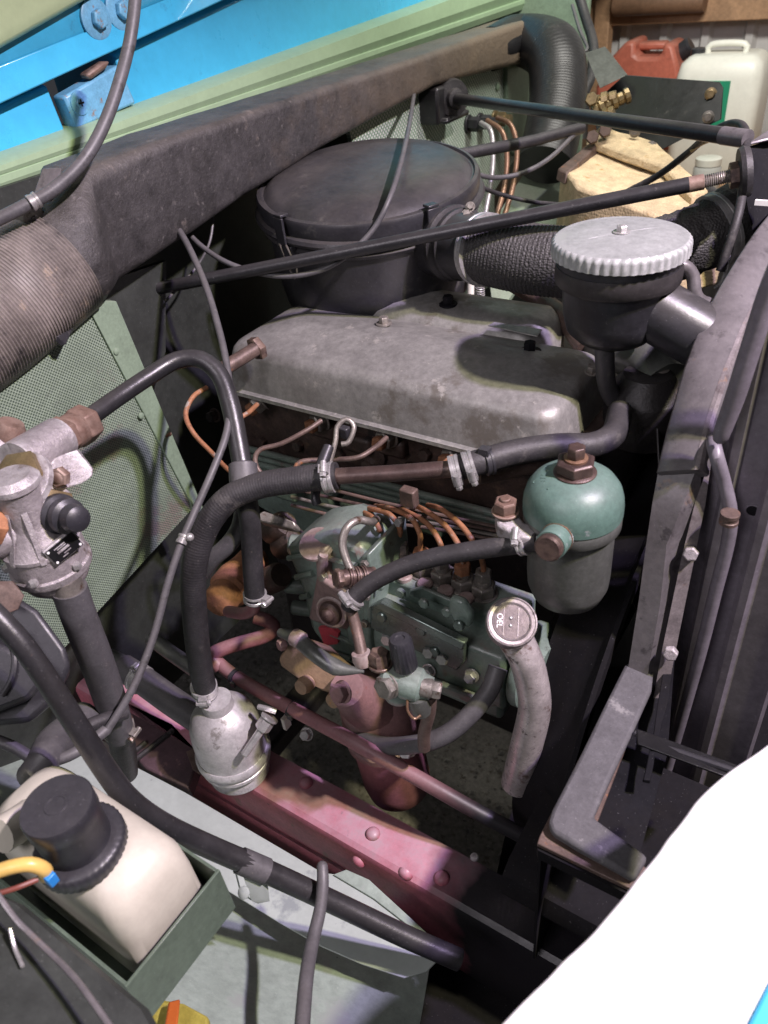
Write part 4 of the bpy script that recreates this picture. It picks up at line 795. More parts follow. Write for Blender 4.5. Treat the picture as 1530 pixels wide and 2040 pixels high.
t = thing('coolant_hose', 'smooth dark hose from the steel clamps passing behind the fuel filter', 'hose', K(1050, 895, .87))
MB().tube(L((915, 932, .868), (965, 918, .868), (1030, 900, .875), (1110, 889, .88), (1180, 887, .885), (1222, 865, .90), (1235, 820, .95)), [.0148, .0150, .0150, .0150, .0150, .0150, .015], 22).build('hose', 'rubber', t)
MB().band(K(972, 918, .868), K(1030, 900, .87) - K(965, 918, .868), .0155, .009).box(K(966, 900, .855), (0.012, 0.01, 0.010)).build('cable_tie', 'plastic_black', t)
tag(MB().tube(L((950, 945, .90), (1010, 935, .91), (1060, 925, .92), (1110, 920, .93)), 0.0125, 16).build('brown_pipe', 'brown_pipe'), 'brown pipe under the smooth hose, left of the fuel filter', 'pipe')
# pipe from the pressure regulator
t = thing('air_pipe', 'black bent pipe arching from the regulator nut down to a rubber tee', 'pipe', K(485, 940, .95))
MB().tube(L((160, 845, .86), (230, 795, .90), (300, 748, .93), (352, 718, .945), (400, 716, .95), (438, 748, .95), (460, 810, .945), (474, 880, .94), (484, 935, .935)), [.0105, .0105, .0105, .0108, .011, .0115, .012, .0122, .0122], 18).build('pipe', 'black_paint', t)
MB().lathe(K(484, 932, .935), K(487, 985, .93) - K(484, 932, .935), [(0.0145, -0.006), (0.0175, -0.004), (0.0175, 0.016), (0.0165, 0.020), (0.0165, 0.034)], 28).build('rubber_tee', 'rubber_grey', t)
MB().tube(L((487, 975, .94), (497, 1030, .955), (502, 1100, .985), (505, 1150, 1.0), (508, 1198, 1.02)), .0135, 20).build('lower_hose', 'rubber', t)
MB().band(K(508, 1188, 1.018), K(508, 1198, 1.02) - K(505, 1150, 1.0), .0142, .012, K(535, 1178, 1.0) - K(508, 1188, 1.018)).build('clamp', 'zinc', t)
MB().tube(L((487, 1000, .97), (478, 1050, .98), (455, 1085, .99), (425, 1112, 1.0), (405, 1140, 1.02)), .0115, 18).build('branch_hose', 'rubber_grey', t)
t = thing('rusty_actuator', 'orange rusty canister with pink stub pipe below the black hoses', 'actuator', K(450, 1220, 1.15))
MB().lathe(K(432, 1205, 1.14), (K(500, 1120, 1.22) - K(432, 1205, 1.14)), [(0.016, -0.004), (0.022, 0), (0.026, 0.012), (0.026, 0.03), (0.032, 0.035), (0.032, 0.06), (0.026, 0.09), (0.024, 0.12)], 32).build('canister', 'rust_orange', t)
MB().tube(L((508, 1195, 1.025), (505, 1212, 1.035), (485, 1222, 1.05), (455, 1218, 1.10)), .0085, 14).build('stub_pipe', 'pink_pipe', t)
for q in ((560, 1090), (530, 1160), (540, 1060)): MB().lathe(K(*q, 1.2), (K(600, 1110, 1.15) - K(520, 1150, 1.25)), [(0.02, 0), (0.022, 0.005), (0.022, 0.04), (0.018, 0.05)], 20).build('stub', 'head_brown', t)
tag(MB().prism(L((512, 1025, 1.07), (525, 1017, 1.07), (585, 1038, 1.06), (590, 1048, 1.06), (580, 1052, 1.06), (515, 1038, 1.07)), (0.003, 0.006, -0.012)).build('flat_tab', 'steel_dirty', bevel=.002), 'flat brown steel tab with a hole beside the rubber tee', 'tab')
# hose from injection pump to fuel filter
t = thing('fuel_hose', 'black fuel hose from the injection pump up to the fuel filter', 'hose', K(690, 1215, .88))
MB().tube(L((694, 1210, .88), (708, 1188, .872), (755, 1152, .862), (840, 1117, .845), (930, 1099, .825), (1045, 1082, .80), (1075, 1078, .79)), [.0095, .0105, .0105, .0105, .0105, .0105, .0105], 18).build('hose', 'rubber', t)
for q, nx, off in (((703, 1196, .873), (730, 1168, .868), (690, 1180, .85)), ((1042, 1083, .801), (1075, 1078, .79), (1035, 1060, .78))):
    MB().band(K(*q), K(*nx) - K(*q), .0112, .009, K(*off) - K(*q)).build('clamp', 'zinc', t)
tag(MB().tube(L((992, 1330, .93), (975, 1375, .93), (930, 1430, .94), (880, 1468, .955), (820, 1484, .975), (755, 1484, 1.03), (700, 1462, 1.09)), .0118, 18).build('lower_hose', 'rubber_grey'), 'dark hose sagging in front of the pink housing', 'hose')

# cables
tag(MB().tube(L((830, 140, 1.66), (823, 200, 1.46), (808, 285, 1.20), (782, 380, 1.08), (745, 455, 1.08), (690, 510, 1.09), (640, 538, 1.10), (580, 550, 1.11), (520, 545, 1.12), (450, 522, 1.13), (395, 485, 1.15), (360, 445, 1.16)), .0040, 10).build('black_cable', 'rubber_grey'), 'thin dark cable hanging in front of the air filter lid', 'cable')
t = thing('throttle_cable', 'long grey cable running down from behind the duct past the arched pipe', 'cable', K(215, 1450, .86))
MB().tube(L((345, 440, 1.12), (375, 490, 1.08), (410, 570, 1.03), (437, 660, .99), (452, 730, .965), (458, 790, .95), (452, 860, .93), (425, 935, .91), (392, 1010, .90), (362, 1080, .89), (335, 1160, .885), (305, 1270, .88), (265, 1370, .87), (212, 1458, .86)), .0046, 12).build('cable', 'rubber_grey', t)
MB().band(K(364, 1074, .89), K(362, 1080, .89) - K(392, 1010, .90), .005, .011).sphere(K(378, 1070, .888), .005).build('clip', 'zinc', t)
tag(MB().tube(L((420, 400, 1.2), (424, 440, 1.2), (415, 490, 1.2), (385, 540, 1.2), (330, 600, 1.15)), .0022, 8).build('thin_wire', 'rubber_grey'), 'very thin wire in the shadow under the duct', 'wire')
t = thing('loop_cable', 'grey cable loop behind the washer bottle', 'cable', K(90, 1510, .8))
MB().tube(L((-20, 1470, .80), (30, 1490, .80), (75, 1515, .80), (120, 1512, .80), (165, 1490, .81), (210, 1455, .83)), .0062, 12).build('cable', 'rubber_grey', t)
MB().tube(L((120, 1500, .84), (135, 1470, .85), (190, 1440, .87), (250, 1420, .9)), .008, 12).build('sleeve', 'rubber', t)
MB().tube(L((60, 1545, .80), (85, 1518, .79), (110, 1480, .84), (170, 1430, .90)), [.014, .016, .02, .02], 16).build('pale_tube', 'rubber_grey', t)

# far copper pipes and their fittings
for i, (pts, mm, lb, q) in enumerate(((((958, 245, 1.62), (978, 262, 1.60), (982, 320, 1.60), (975, 380, 1.6), (966, 430, 1.6)), 'zinc', 'grey pipe curving down from the far bulkhead fittings', (932, 247)),
        (((970, 240, 1.62), (1000, 262, 1.60), (1010, 310, 1.60), (1005, 370, 1.60), (990, 430, 1.58)), 'copper', 'copper pipe from the middle fitting on the far bulkhead', (955, 243)),
        (((990, 235, 1.62), (1018, 250, 1.60), (1030, 300, 1.60), (1022, 370, 1.60), (1005, 430, 1.58)), 'copper', 'copper pipe from the brass fitting on the far bulkhead', (985, 237)))):
    t = thing('bulkhead_pipe', lb, 'pipe', K(*pts[-1]), 'pipes on the far bulkhead')
    MB().tube(L(*pts), .0055, 10).build('pipe', mm, t)
    f0 = KX(*q, -0.93); MB().hexnut(f0, EX, .016, .025, .02).lathe(f0 + EX * .024, EX, [(.011, 0), (.011, .02)], 12).build('fitting', 'brass' if i == 2 else 'plastic_black', t)
tag(MB().tube(L((915, 308, 1.40), (1050, 283, 1.45), (1100, 270, 1.47), (1160, 255, 1.5)), .0105, 14).build('cross_hose', 'rubber'), 'black hose behind the copper pipes running towards the foam', 'hose')
tag(MB().tube(L((940, 345, 1.35), (985, 354, 1.4), (1040, 345, 1.42), (1095, 315, 1.45), (1150, 262, 1.5)), .0045, 10).build('far_cable', 'rubber_grey'), 'grey cable crossing in front of the copper pipes', 'cable')
tag(MB().tube(L((955, 372, 1.35), (1000, 388, 1.4), (1060, 402, 1.42), (1120, 408, 1.4)), .004, 10).build('far_cable', 'rubber'), 'black cable low beside the air filter and foam', 'cable')
hel = MB()
pts = []
for k in range(120):
    a = k * .6; c = K(955, 562, 1.22).lerp(K(957, 610, 1.25), k / 119); pts.append(c + Vector((math.cos(a), math.sin(a), 0)) * .007)
tag(hel.tube(pts, .0012, 6, step=.01).build('return_spring', 'zinc'), 'small coil spring below the intake hose', 'spring')
tag(MB().tube(L((938, 545, 1.25), (937, 610, 1.28)), .006, 10).build('pale_rod', 'can_white'), 'pale upright rod beside the coil spring', 'rod')

# ================================================================== FAR SIDE: FOAM, PLATE, FITTINGS
t = thing('foam_block', 'yellow foam insulation block with a sawn ridge behind the stay rods', 'foam block', K(1250, 430, 1.55))
dz = (K(1250, 480, 1.6) - K(1250, 420, 1.6)).normalized() * .1
top = L((1118, 330, 1.62), (1190, 268, 1.72), (1305, 305, 1.66), (1345, 345, 1.58), (1460, 415, 1.42), (1340, 440, 1.38), (1150, 372, 1.52))
MB().prism(top, (0.0, -0.02, -0.14)).build('block', 'foam_yellow', t, bevel=0.006, wobble=(.003, .02, 2))
MB().prism(L((1165, 292, 1.665), (1195, 268, 1.70), (1305, 303, 1.64), (1350, 345, 1.55), (1410, 400, 1.45), (1375, 415, 1.44), (1320, 352, 1.55), (1190, 305, 1.65)), (0, 0.005, 0.018)).build('ridge', 'foam_yellow', t, bevel=0.004, wobble=(.003, .015, 2))
MB().prism(L((1112, 335, 1.60), (1195, 265, 1.68), (1200, 280, 1.66), (1130, 345, 1.58)), (0, -.01, -.02)).build('stained_edge', 'brown_pipe', t, bevel=.003, wobble=(.003, .02, 2))
t = thing('black_plate', 'black steel plate with cut corners in front of the white canister', 'plate', K(1310, 300, 1.62))
pv = L((1183, 205, 1.72), (1243, 150, 1.75), (1433, 164, 1.56), (1440, 176, 1.55), (1436, 238, 1.56), (1296, 310, 1.64), (1190, 285, 1.72))
MB().prism(pv, (0.0, .006, 0)).build('plate', 'plate_black', t, bevel=.001)
MB().prism(L((1205, 290, 1.69), (1295, 300, 1.62), (1300, 312, 1.60), (1200, 268, 1.68)), (0, -.02, -.004)).build('foot', 'brown_pipe', t, bevel=.001)
for q in ((1416, 187), (1411, 233), (1297, 293), (1265, 262)): bolt(K(*q, 1.565 if q[0] > 1350 else 1.63), (0.1, -1, 0.1), .009, .006, 'brass' if q == (1416, 187) else 'steel_dirty', t, .012)
t = thing('brass_fittings', 'row of brass unions fixed to the black plate', 'fitting', K(1205, 240, 1.66))
for a, b, n_ in (((1180, 222), (1256, 188), 6), ((1190, 235), (1225, 222), 3), ((1180, 205), (1230, 192), 3)):
    p, q = K(*a, 1.66), K(*b, 1.64); d = q - p
    prof = []
    Ln = d.length
    for k in range(n_):
        z0 = Ln * k / n_; z1 = Ln * (k + 1) / n_; prof += [(.012, z0), (.016 if k % 2 else .013, z0 + .002), (.016 if k % 2 else .013, z1 - .003), (.011, z1 - .001)]
    MB().lathe(p, d, prof, 10).build('union', 'brass', t, ang=25)
for q in ((1178, 200), (1215, 238), (1205, 262), (1180, 275)): MB().hexnut(K(*q, 1.64), (0.3, -.8, .3), .014, .02).build('nut', 'brass' if q[1] < 250 else 'brown_pipe', t)
tag(MB().prism(L((1165, 105, 1.75), (1203, 93, 1.75), (1248, 150, 1.70), (1195, 176, 1.70)), (0.002, .004, 0)).build('alloy_plate', 'filter_bowl', bevel=.001), 'small tilted grey alloy plate between elbow hose and red can', 'plate')
t = thing('black_cables', 'loop of black cables beside the rubber elbow at the top', 'cable loop', K(1165, 180, 1.85))
MB().tube(L((1150, -20, 1.9), (1165, 30, 1.9), (1182, 90, 1.88), (1178, 150, 1.86), (1165, 185, 1.85), (1165, 230, 1.85)), .012, 12).build('thick_cable', 'rubber', t)
MB().tube(L((1140, 10, 1.88), (1155, 60, 1.86), (1170, 95, 1.84), (1160, 102, 1.84), (1150, 70, 1.86)), .004, 10).build('thin_cable', 'rubber_grey', t)
t = thing('wire_loop', 'black cable with a yellow stripe looping over the far stay rod', 'cable', K(1310, 355, 1.3))
MB().tube(L((1250, 382, 1.35), (1310, 350, 1.3), (1370, 305, 1.22), (1410, 270, 1.13), (1450, 248, 1.05), (1480, 252, 1.0), (1488, 290, .97), (1484, 350, .93), (1470, 430, .91), (1448, 500, .92), (1435, 540, .93)), .0055, 12).build('cable', 'rubber', t)
MB().tube(L((1378, 300, 1.20), (1395, 288, 1.17), (1412, 280, 1.14)), .003, 8).build('yellow_wire', 'tube_yellow', t)
tag(MB().tube(L((1340, 345, 1.6), (1400, 375, 1.5), (1470, 420, 1.35), (1540, 450, 1.3)), .012, 12).build('dark_hose', 'rubber'), 'dark hose lying behind the foam beside the radiator bracket', 'hose')
tag(MB().tube(L((1425, 575, .95), (1440, 560, .94), (1450, 520, .93), (1452, 470, .94)), .0028, 8).build('wire_clip', 'zinc'), 'bent bright wire below the bandaged hose', 'wire')

# ================================================================== RADIATOR SIDE
t = thing('radiator_frame', 'grey radiator frame with rounded corner and worn edges on the right', 'radiator frame', (-0.13, 0.65, 0.75))
XR = -0.15
Lp = [(1640, 320, .98), (1530, 431, .905), (1442, 557, .86), (1395, 651, .84), (1364, 729, .825), (1329, 852, .81), (1308, 940, .80)]
Wp = [(1680, 440, .93), (1552, 548, .865), (1497, 632, .825), (1468, 702, .805), (1442, 768, .79), (1414, 856, .78), (1397, 935, .772)]
Lf, _ = smooth_path(L(*Lp), .008); n_ = len(Lf); Wq, _ = smooth_path(L(*Wp), .004)
rings = []; wl = []; wr = []
for i, a in enumerate(Lf):
    f = i / (n_ - 1) * (len(Wq) - 1); k = int(f); b = Wq[k].lerp(Wq[min(k + 1, len(Wq) - 1)], f - k)
    tg = (Lf[min(i + 1, n_ - 1)] - Lf[max(i - 1, 0)]).normalized(); nn = tg.cross(b - a).normalized()
    if nn.dot(CAM - a) < 0: nn = -nn
    o = (b - a).normalized()
    rings.append([a - nn * .018, a - nn * .003 - o * .001, a + o * .002, a.lerp(b, .5) + nn * .0015, b - o * .006, b - o * .002 - nn * .001, b - nn * .004, b - nn * .016 + o * .003, b - nn * .02])
    wl.append([b - o * .0065 + nn * .0004, b - o * .0022 - nn * .0004, b + o * .0003 - nn * .0042, b - o * .003 - nn * .005])
MB().loft(rings).build('top_strap', 'grey_frame', t, ang=62)
MB().loft(wl).build('worn_edge', 'worn_grey', t, ang=40)
def sl(pts): return L(*pts)
lo = [((1312, 935, .808), (1385, 940, .785), (1398, 930, .79), (1330, 925, .83)), ((1300, 1000, .815), (1345, 1045, .80), (1395, 985, .80), (1330, 985, .85)), ((1288, 1080, .83), (1328, 1085, .815), (1368, 1075, .83), (1320, 1075, .87)), ((1272, 1200, .86), (1315, 1205, .845), (1345, 1200, .87), (1300, 1200, .90)), ((1250, 1340, .90), (1290, 1345, .885), (1320, 1340, .91), (1280, 1340, .94)), ((1225, 1520, .96), (1262, 1520, .945), (1290, 1520, .97), (1255, 1520, 1.0))]
MB().loft([sl(q) for q in lo]).build('side_strap', 'grey_frame', t, ang=30)
es = [((1410, 930, .79), (1416, 928, .79)), ((1385, 1000, .80), (1405, 1005, .80)), ((1358, 1110, .825), (1383, 1115, .825)), ((1320, 1290, .87), (1346, 1297, .87)), ((1300, 1400, .90), (1325, 1405, .90))]
rr = []
for a, b in es:
    A_, B_ = K(*a), K(*b); rr.append([A_, B_, B_ + ray(b[0], b[1]) * .006, A_ + ray(a[0], a[1]) * .006])
MB().loft(rr).build('edge_strip', 'worn_grey', t, ang=30)
for q, d_ in (((1377, 1100), .82), ((1337, 1298), .862)): MB().hexnut(K(*q, d_), (0.1, -.8, .3), .0082, .010).build('bolt', 'cast_alu', t, bevel=.0008)
# core behind, dark
MB().box((-0.141, 1.135, 0.98), (0.022, 0.73, 0.76)).build('core', 'block_dark', t)
cw = []
for x_, ry, rz in ((-.25, .455, .325), (-.225, .47, .335), (-.20, .485, .35), (-.178, .50, .362), (-.172, .512, .372), (-.166, .512, .372), (-.166, .49, .35)):
    cw.append([Vector((x_, 1.0 + ry * math.cos(2 * math.pi * k / 72), .85 + rz * math.sin(2 * math.pi * k / 72))) for k in range(72)])
MB().loft(cw, caps=False).build('fan_cowl', 'splash_black', t, ang=40)
# ribbed baffle panel beside the radiator
t = thing('baffle_panel', 'dark grey baffle panel with upright ribs at the right edge', 'baffle panel', (-0.03, 0.70, 0.7))
prof = [(-0.120, 0.0), (-0.098, 0.0), (-0.094, -0.006), (-0.086, -0.006), (-0.082, 0.0), (-0.060, 0.0), (-0.054, -0.007), (-0.046, -0.007), (-0.040, 0.0), (-0.004, 0.0), (0.0, -0.003), (0.004, 0.0)]
YB = 0.72
def ztop(x): return min(1.56, 1.335 + (x + .118) * 4.6)
fr = [[Vector((x, YB + dy, 0.45)) for x, dy in prof] + [Vector((x, YB + .004, 0.45)) for x, dy in reversed(prof)], [Vector((x, YB + dy, ztop(x))) for x, dy in prof] + [Vector((x, YB + .004, ztop(x))) for x, dy in reversed(prof)]]
MB().loft(fr).build('panel', 'baffle_grey', t, ang=30)
MB().tube([KY(1398, 800, .84), KY(1416, 850, .77)] + [KY(a, b, .70) for a, b in ((1424, 895), (1442, 960), (1455, 1020), (1450, 1080), (1425, 1180), (1395, 1300), (1350, 1460), (1320, 1560))], .0072, 14).build('drain_pipe', 'baffle_grey', t)
MB().band(KY(1453, 1032, .685), EZ, .0078, .013).build('pipe_clip', 'brown_pipe', t)
MB().tube([KY(a, b, .69) for a, b in ((1600, 430), (1540, 560), (1500, 680), (1465, 790), (1436, 868), (1430, 884))], [.009, .009, .009, .009, .008, .001], 14).build('upper_pipe', 'baffle_grey', t)
hp = KY(1500, 1017, YB)
MB().lathe(hp, (0, -1, 0), [(.0085, 0), (.0085, .0012), (.0065, .0014), (.0062, .0004), (.0005, .0004)], 24).build('hole_rim', 'baffle_grey', t)
MB().lathe(hp, (0, -1, 0), [(.0062, 0), (.0062, .0008), (.0005, .0009)], 20).build('hole', 'splash_black', t)

# L-shaped seal carrier
t = thing('seal_carrier', 'L-shaped steel shelf with worn grey rubber seal at the lower right', 'seal', (-0.12, 0.5, 1.05))
zq = 1.08
MB().prism([KZ(a, b, zq) for a, b in ((1243, 1338), (1262, 1326), (1288, 1332), (1300, 1350), (1296, 1385), (1180, 1640), (1288, 1718), (1262, 1765), (1100, 1670), (1092, 1650), (1100, 1625))], (0, 0, 0.012)).build('rubber_strip', 'seal_rubber', t, bevel=.004, wobble=(.0012, .02, 2))
MB().prism([KZ(a, b, zq - .002) for a, b in ((1240, 1340), (1300, 1350), (1185, 1650), (1296, 1735), (1266, 1775), (1070, 1680), (1075, 1665))], (0, 0, -0.006)).build('shelf', 'brown_pipe', t, bevel=.001)
MB().prism([KZ(a, b, zq - .009) for a, b in ((1070, 1681), (1266, 1776), (1268, 1790), (1072, 1694))], (0, 0, -.016)).build('front_flange', 'splash_black', t)
MB().prism([KZ(a, b, zq - .02) for a, b in ((1300, 1350), (1345, 1300), (1330, 1500), (1275, 1700), (1185, 1650))], (0, 0, -.004)).build('web', 'bracket_black', t)
MB().prism([KZ(a, b, zq + .006) for a, b in ((1325, 1310), (1345, 1310), (1330, 1400), (1312, 1470), (1295, 1560), (1280, 1560), (1300, 1470))], (0, 0, .006)).build('torn_strip', 'bracket_black', t, bevel=.001, wobble=(.002, .012, 2))
MB().tube([KZ(1265, 1460, zq + .01), KZ(1330, 1490, zq + .012), KZ(1475, 1540, zq + .02)], .0035, 8).build('strap', 'plastic_black', t)
MB().prism([KZ(1268, 1455, zq + .012), KZ(1290, 1462, zq + .012), KZ(1490, 1535, zq + .014), KZ(1470, 1560, zq + .014), KZ(1270, 1485, zq + .012)], (0, 0, .003)).build('flat_strap', 'plate_black', t, bevel=.0008)

# black splash panel, with sheets added to darken the corner
t = thing('splash_panel', 'black splash panel with added shading sheets below the white wing', 'panel', (-0.2, 0.3, 0.84))
MB().prism([(-.42, -.10, .60), (.16, -.10, .60), (.16, 1.45, .60), (-.43, 1.45, .60), (-.37, .98, .60), (-.30, .63, .60), (-.26, .475, .60), (-.42, .36, .60)], (0, 0, -.004)).build('floor_sheet', 'splash_black', t)  # added black sheet: hides lit gravel, stands in for shade
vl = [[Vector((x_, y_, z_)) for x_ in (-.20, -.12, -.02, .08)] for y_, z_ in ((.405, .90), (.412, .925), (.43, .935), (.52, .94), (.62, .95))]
MB().loft([[p for p in r_] + [p - EZ * .003 for p in reversed(r_)] for r_ in vl]).build('shade_sheet', 'splash_black', t)  # added sheet that keeps the lamp light off the rail end
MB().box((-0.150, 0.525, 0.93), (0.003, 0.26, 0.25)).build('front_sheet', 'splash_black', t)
MB().lathe(KZ(945, 1708, .8008), EZ, [(.006, 0), (.005, .003), (.002, .004)], 14).build('rivet', 'cast_alu', t)
MB().tube([KZ(1105, 1715, .602), KZ(1090, 1770, .602), KZ(1050, 1820, .602)], .0012, 6).build('seam', 'plastic_black', t)

# white outer wing
t = thing('front_wing', 'bright white front wing edge filling the lower right corner', 'wing', (0.02, 0.25, 1.25))
zw = 1.30
edge_ = []
for (a, b), (c, d) in zip(*(lambda q: (q, q[1:]))(((1640, 1425), (1530, 1492), (1440, 1556), (1402, 1592), (1300, 1728), (1203, 1850), (1100, 1952), (950, 2105)))):
    p, q = KZ(a, b, zw), KZ(c, d, zw); n_ = max(2, int((q - p).length / .006)); edge_ += [p.lerp(q, k / n_) for k in range(n_)]
edge_ = [p + Vector((math.sin(i * 2.1) * .0003, math.cos(i * 1.7) * .0003, 0)) for i, p in enumerate(edge_)]
MB().prism(edge_ + [KZ(1440, 2130, zw), KZ(1535, 1945, zw), KZ(1640, 1780, zw)], (0, 0, -.003)).build('skin', 'wing_white', t, bevel=.001)
MB().tube([p - EZ * .0032 for p in edge_[::2]], .0032, 10).build('rolled_edge', 'wing_white', t)
MB().prism([KZ(a, b, zw + .001) for a, b in ((1640, 1700), (1545, 1930), (1470, 2080), (1440, 2160), (1640, 2160))], (0, 0, -.010)).build('blue_edge', 'cowl_blue', t, bevel=.002)

# ================================================================== LEFT: PRESSURE REGULATOR
t = thing('pressure_regulator', 'cast aluminium pressure regulator with brown nuts at the left edge', 'regulator', K(95, 1180, .78))
D = .78
rb = K(92, 1100, D)      # axis near the flange
MB().lathe(rb, EZ, [(a * .83, b * .95) for a, b in ((0.016, -0.066), (0.018, -0.052), (0.027, -0.046), (0.038, -0.036), (0.0425, -0.027), (0.0430, -0.0215), (0.0475, -0.021), (0.049, -0.018), (0.0490, -0.012), (0.0465, -0.010), (0.0460, 0.012), (0.0475, 0.014), (0.0475, 0.018), (0.043, 0.021), (0.034, 0.034), (0.028, 0.044), (0.0265, 0.05), (0.0262, 0.085), (0.030, 0.088), (0.030, 0.094), (0.022, 0.10))], 56).build('body', 'cast_alu', t, ang=28)
MB().lathe(rb, EZ, [(0.0350, -0.0213), (0.0362, -0.021), (0.0362, -0.0200), (0.034, -0.0198)], 56).build('joint_line', 'bolt_dark', t)
for a_ in (0.5, 1.6, 4.9, 5.7):
    d_ = Vector((math.cos(a_), math.sin(a_), 0)); MB().loft([[rb + d_ * r0 + EZ.cross(d_) * w_ + EZ * z_ for w_, z_ in ((-.003, z0), (.003, z0), (.003, z0 + .004), (-.003, z0 + .004))] for r0, z0 in ((.040, .012), (.030, .030), (.022, .06))]).build('cast_rib', 'cast_alu', t, bevel=.001)
for a_ in (-2.2, -1.0, .1):
    d_ = Vector((math.cos(a_), math.sin(a_), 0)); MB().hexnut(rb + d_ * .0405 + EZ * -.0085, EZ, .0048, .006).build('flange_bolt', 'zinc', t)
ax = (K(165, 845, .85) - K(60, 905, .78)).normalized()
MB().tube([K(35, 925, .765), K(120, 872, .815)], [.0235, .0225], 28).build('outlet_arm', 'cast_alu', t)
n0 = K(118, 874, .815)
MB().hexnut(n0 - ax * .004, ax, .0225, .016).build('adapter_nut', 'brown_nut', t, bevel=.001)
MB().lathe(n0 + ax * .010, ax, [(.0185, 0), (.0195, .002), (.0195, .016), (.018, .018)], 28).build('nut_collar', 'brown_nut', t)
MB().hexnut(n0 + ax * .026, ax, .0225, .024).build('union_nut', 'brown_nut', t, bevel=.0015)
# top hex plug and collar
tp = K(35, 935, .745)
MB().lathe(tp - Vector((0, 0, .02)), (0.1, -.5, .8), [(.030, 0), (.034, .002), (.034, .009), (.030, .011)], 40).build('plug_collar', 'cast_alu', t)
MB().hexnut(tp - Vector((0, 0, .012)), (0.1, -.5, .8), .028, .013).build('hex_plug', 'brass', t, bevel=.0015)
MB().tube([K(-30, 905, .78), K(20, 880, .80)], .023, 24).build('rear_arm', 'cast_alu', t)
MB().lathe(K(12, 885, .79), (0.3, .4, .8), [(.014, 0), (.016, .006), (.015, .02), (.012, .026)], 24).build('rear_cap', 'brown_nut', t)
# ear with bolt
MB().prism(L((85, 925, .775), (120, 905, .785), (150, 945, .785), (148, 965, .78), (125, 978, .77), (100, 965, .77)), (0.01, 0.018, 0.0)).build('ear', 'cast_alu', t, bevel=.004)
bolt(K(124, 948, .766), (0.35, -.75, .3), .0105, .010, 'brown_nut', t, dome=True)
# side plunger with ribbed boot
q0 = K(98, 1018, .765); q1 = K(168, 1038, .725); bd_ = (q1 - q0).normalized()
MB().lathe(q0 - bd_ * .012, bd_, [(.029, 0), (.029, .010), (.027, .014)], 36).build('plunger_boss', 'cast_alu', t)
MB().hexnut(q0, bd_, .0255, .013).build('plunger_nut', 'brass', t, bevel=.001)
MB().lathe(q0 + bd_ * .013, bd_, [(.0175, 0), (.020, .003), (.020, .010), (.0165, .013), (.0165, .016), (.018, .018), (.0175, .025), (.013, .028), (.0125, .031), (.014, .033), (.0125, .042), (.008, .045), (.001, .0455)], 40).build('rubber_boot', 'plastic_black', t)
# left arm with brown cap
MB().tube([K(-40, 1085, .74), K(30, 1060, .755)], .020, 24).build('inlet_arm', 'cast_alu', t)
MB().hexnut(K(0, 1052, .735), (-.1, -.6, .5), .018, .012).build('inlet_plug', 'rust_pipe', t, bevel=.001)
MB().box(K(20, 1000, .745), (.03, .03, .05)).build('web', 'cast_alu', t, bevel=.006)
# label plate on the flat of the skirt
pn_ = (CAM - K(115, 1085, .735)).normalized() * .7 + Vector((.35, -.05, -.25)); pn_.normalize()
po = K(126, 1090, .748); px_ = (K(150, 1072, .748) - K(100, 1100, .748)); px_ = (px_ - pn_ * px_.dot(pn_)).normalized(); py_ = pn_.cross(px_)
lp_ = MB().box(po, (.034, .021, .006), (px_, py_, pn_)).build('label_boss', 'cast_alu', t, bevel=.001)
MB().box(po + pn_ * .0035, (.031, .018, .0012), (px_, py_, pn_)).build('label_plate', 'plate_black', lp_)
e = MB()
for (a, b, wd) in ((-.002, .0055, .012), (-.001, .0035, .010), (.001, -.0035, .008), (-.003, -.006, .006)): e.box(po + pn_ * .0043 + px_ * a + py_ * b, (wd, .0009, .0004), (px_, py_, pn_))
e.box(po + pn_ * .0043 + py_ * .0004 - px_ * .001, (.013, .0024, .0004), (px_, py_, pn_))
e.build('print_lines', 'cast_alu', lp_)
for a in ((-.0135, .007), (-.0135, -.007), (.0135, -.007)): MB().lathe(po + pn_ * .004 + px_ * a[0] + py_ * a[1], pn_, [(.0014, 0), (.0012, .0006)], 10).build('rivet', 'white_print', lp_)
# outlet stub and hose
t = thing('drain_hose', 'grey rubber hose dropping from the pressure regulator to the chassis', 'hose', K(240, 1450, .95))
e0 = K(128, 1150, .775)
MB().tube([e0, K(142, 1185, .79)], [.0145, .0165], 20).build('stub', 'steel_dirty', t)
MB().tube(L((138, 1172, .785), (160, 1235, .81), (190, 1310, .85), (218, 1390, .90), (238, 1462, .95)), [.0178, .0180, .0182, .0182, .0182], 28).build('hose', 'rubber_grey', t)
MB().band(K(234, 1448, .945), K(238, 1462, .95) - K(218, 1390, .90), .0186, .010, K(270, 1440, .92) - K(234, 1448, .945)).build('clamp', 'steel_dirty', t)
MB().tube(L((236, 1455, .95), (245, 1490, .98), (250, 1540, 1.02)), .016, 18).build('lower_pipe', 'block_dark', t)

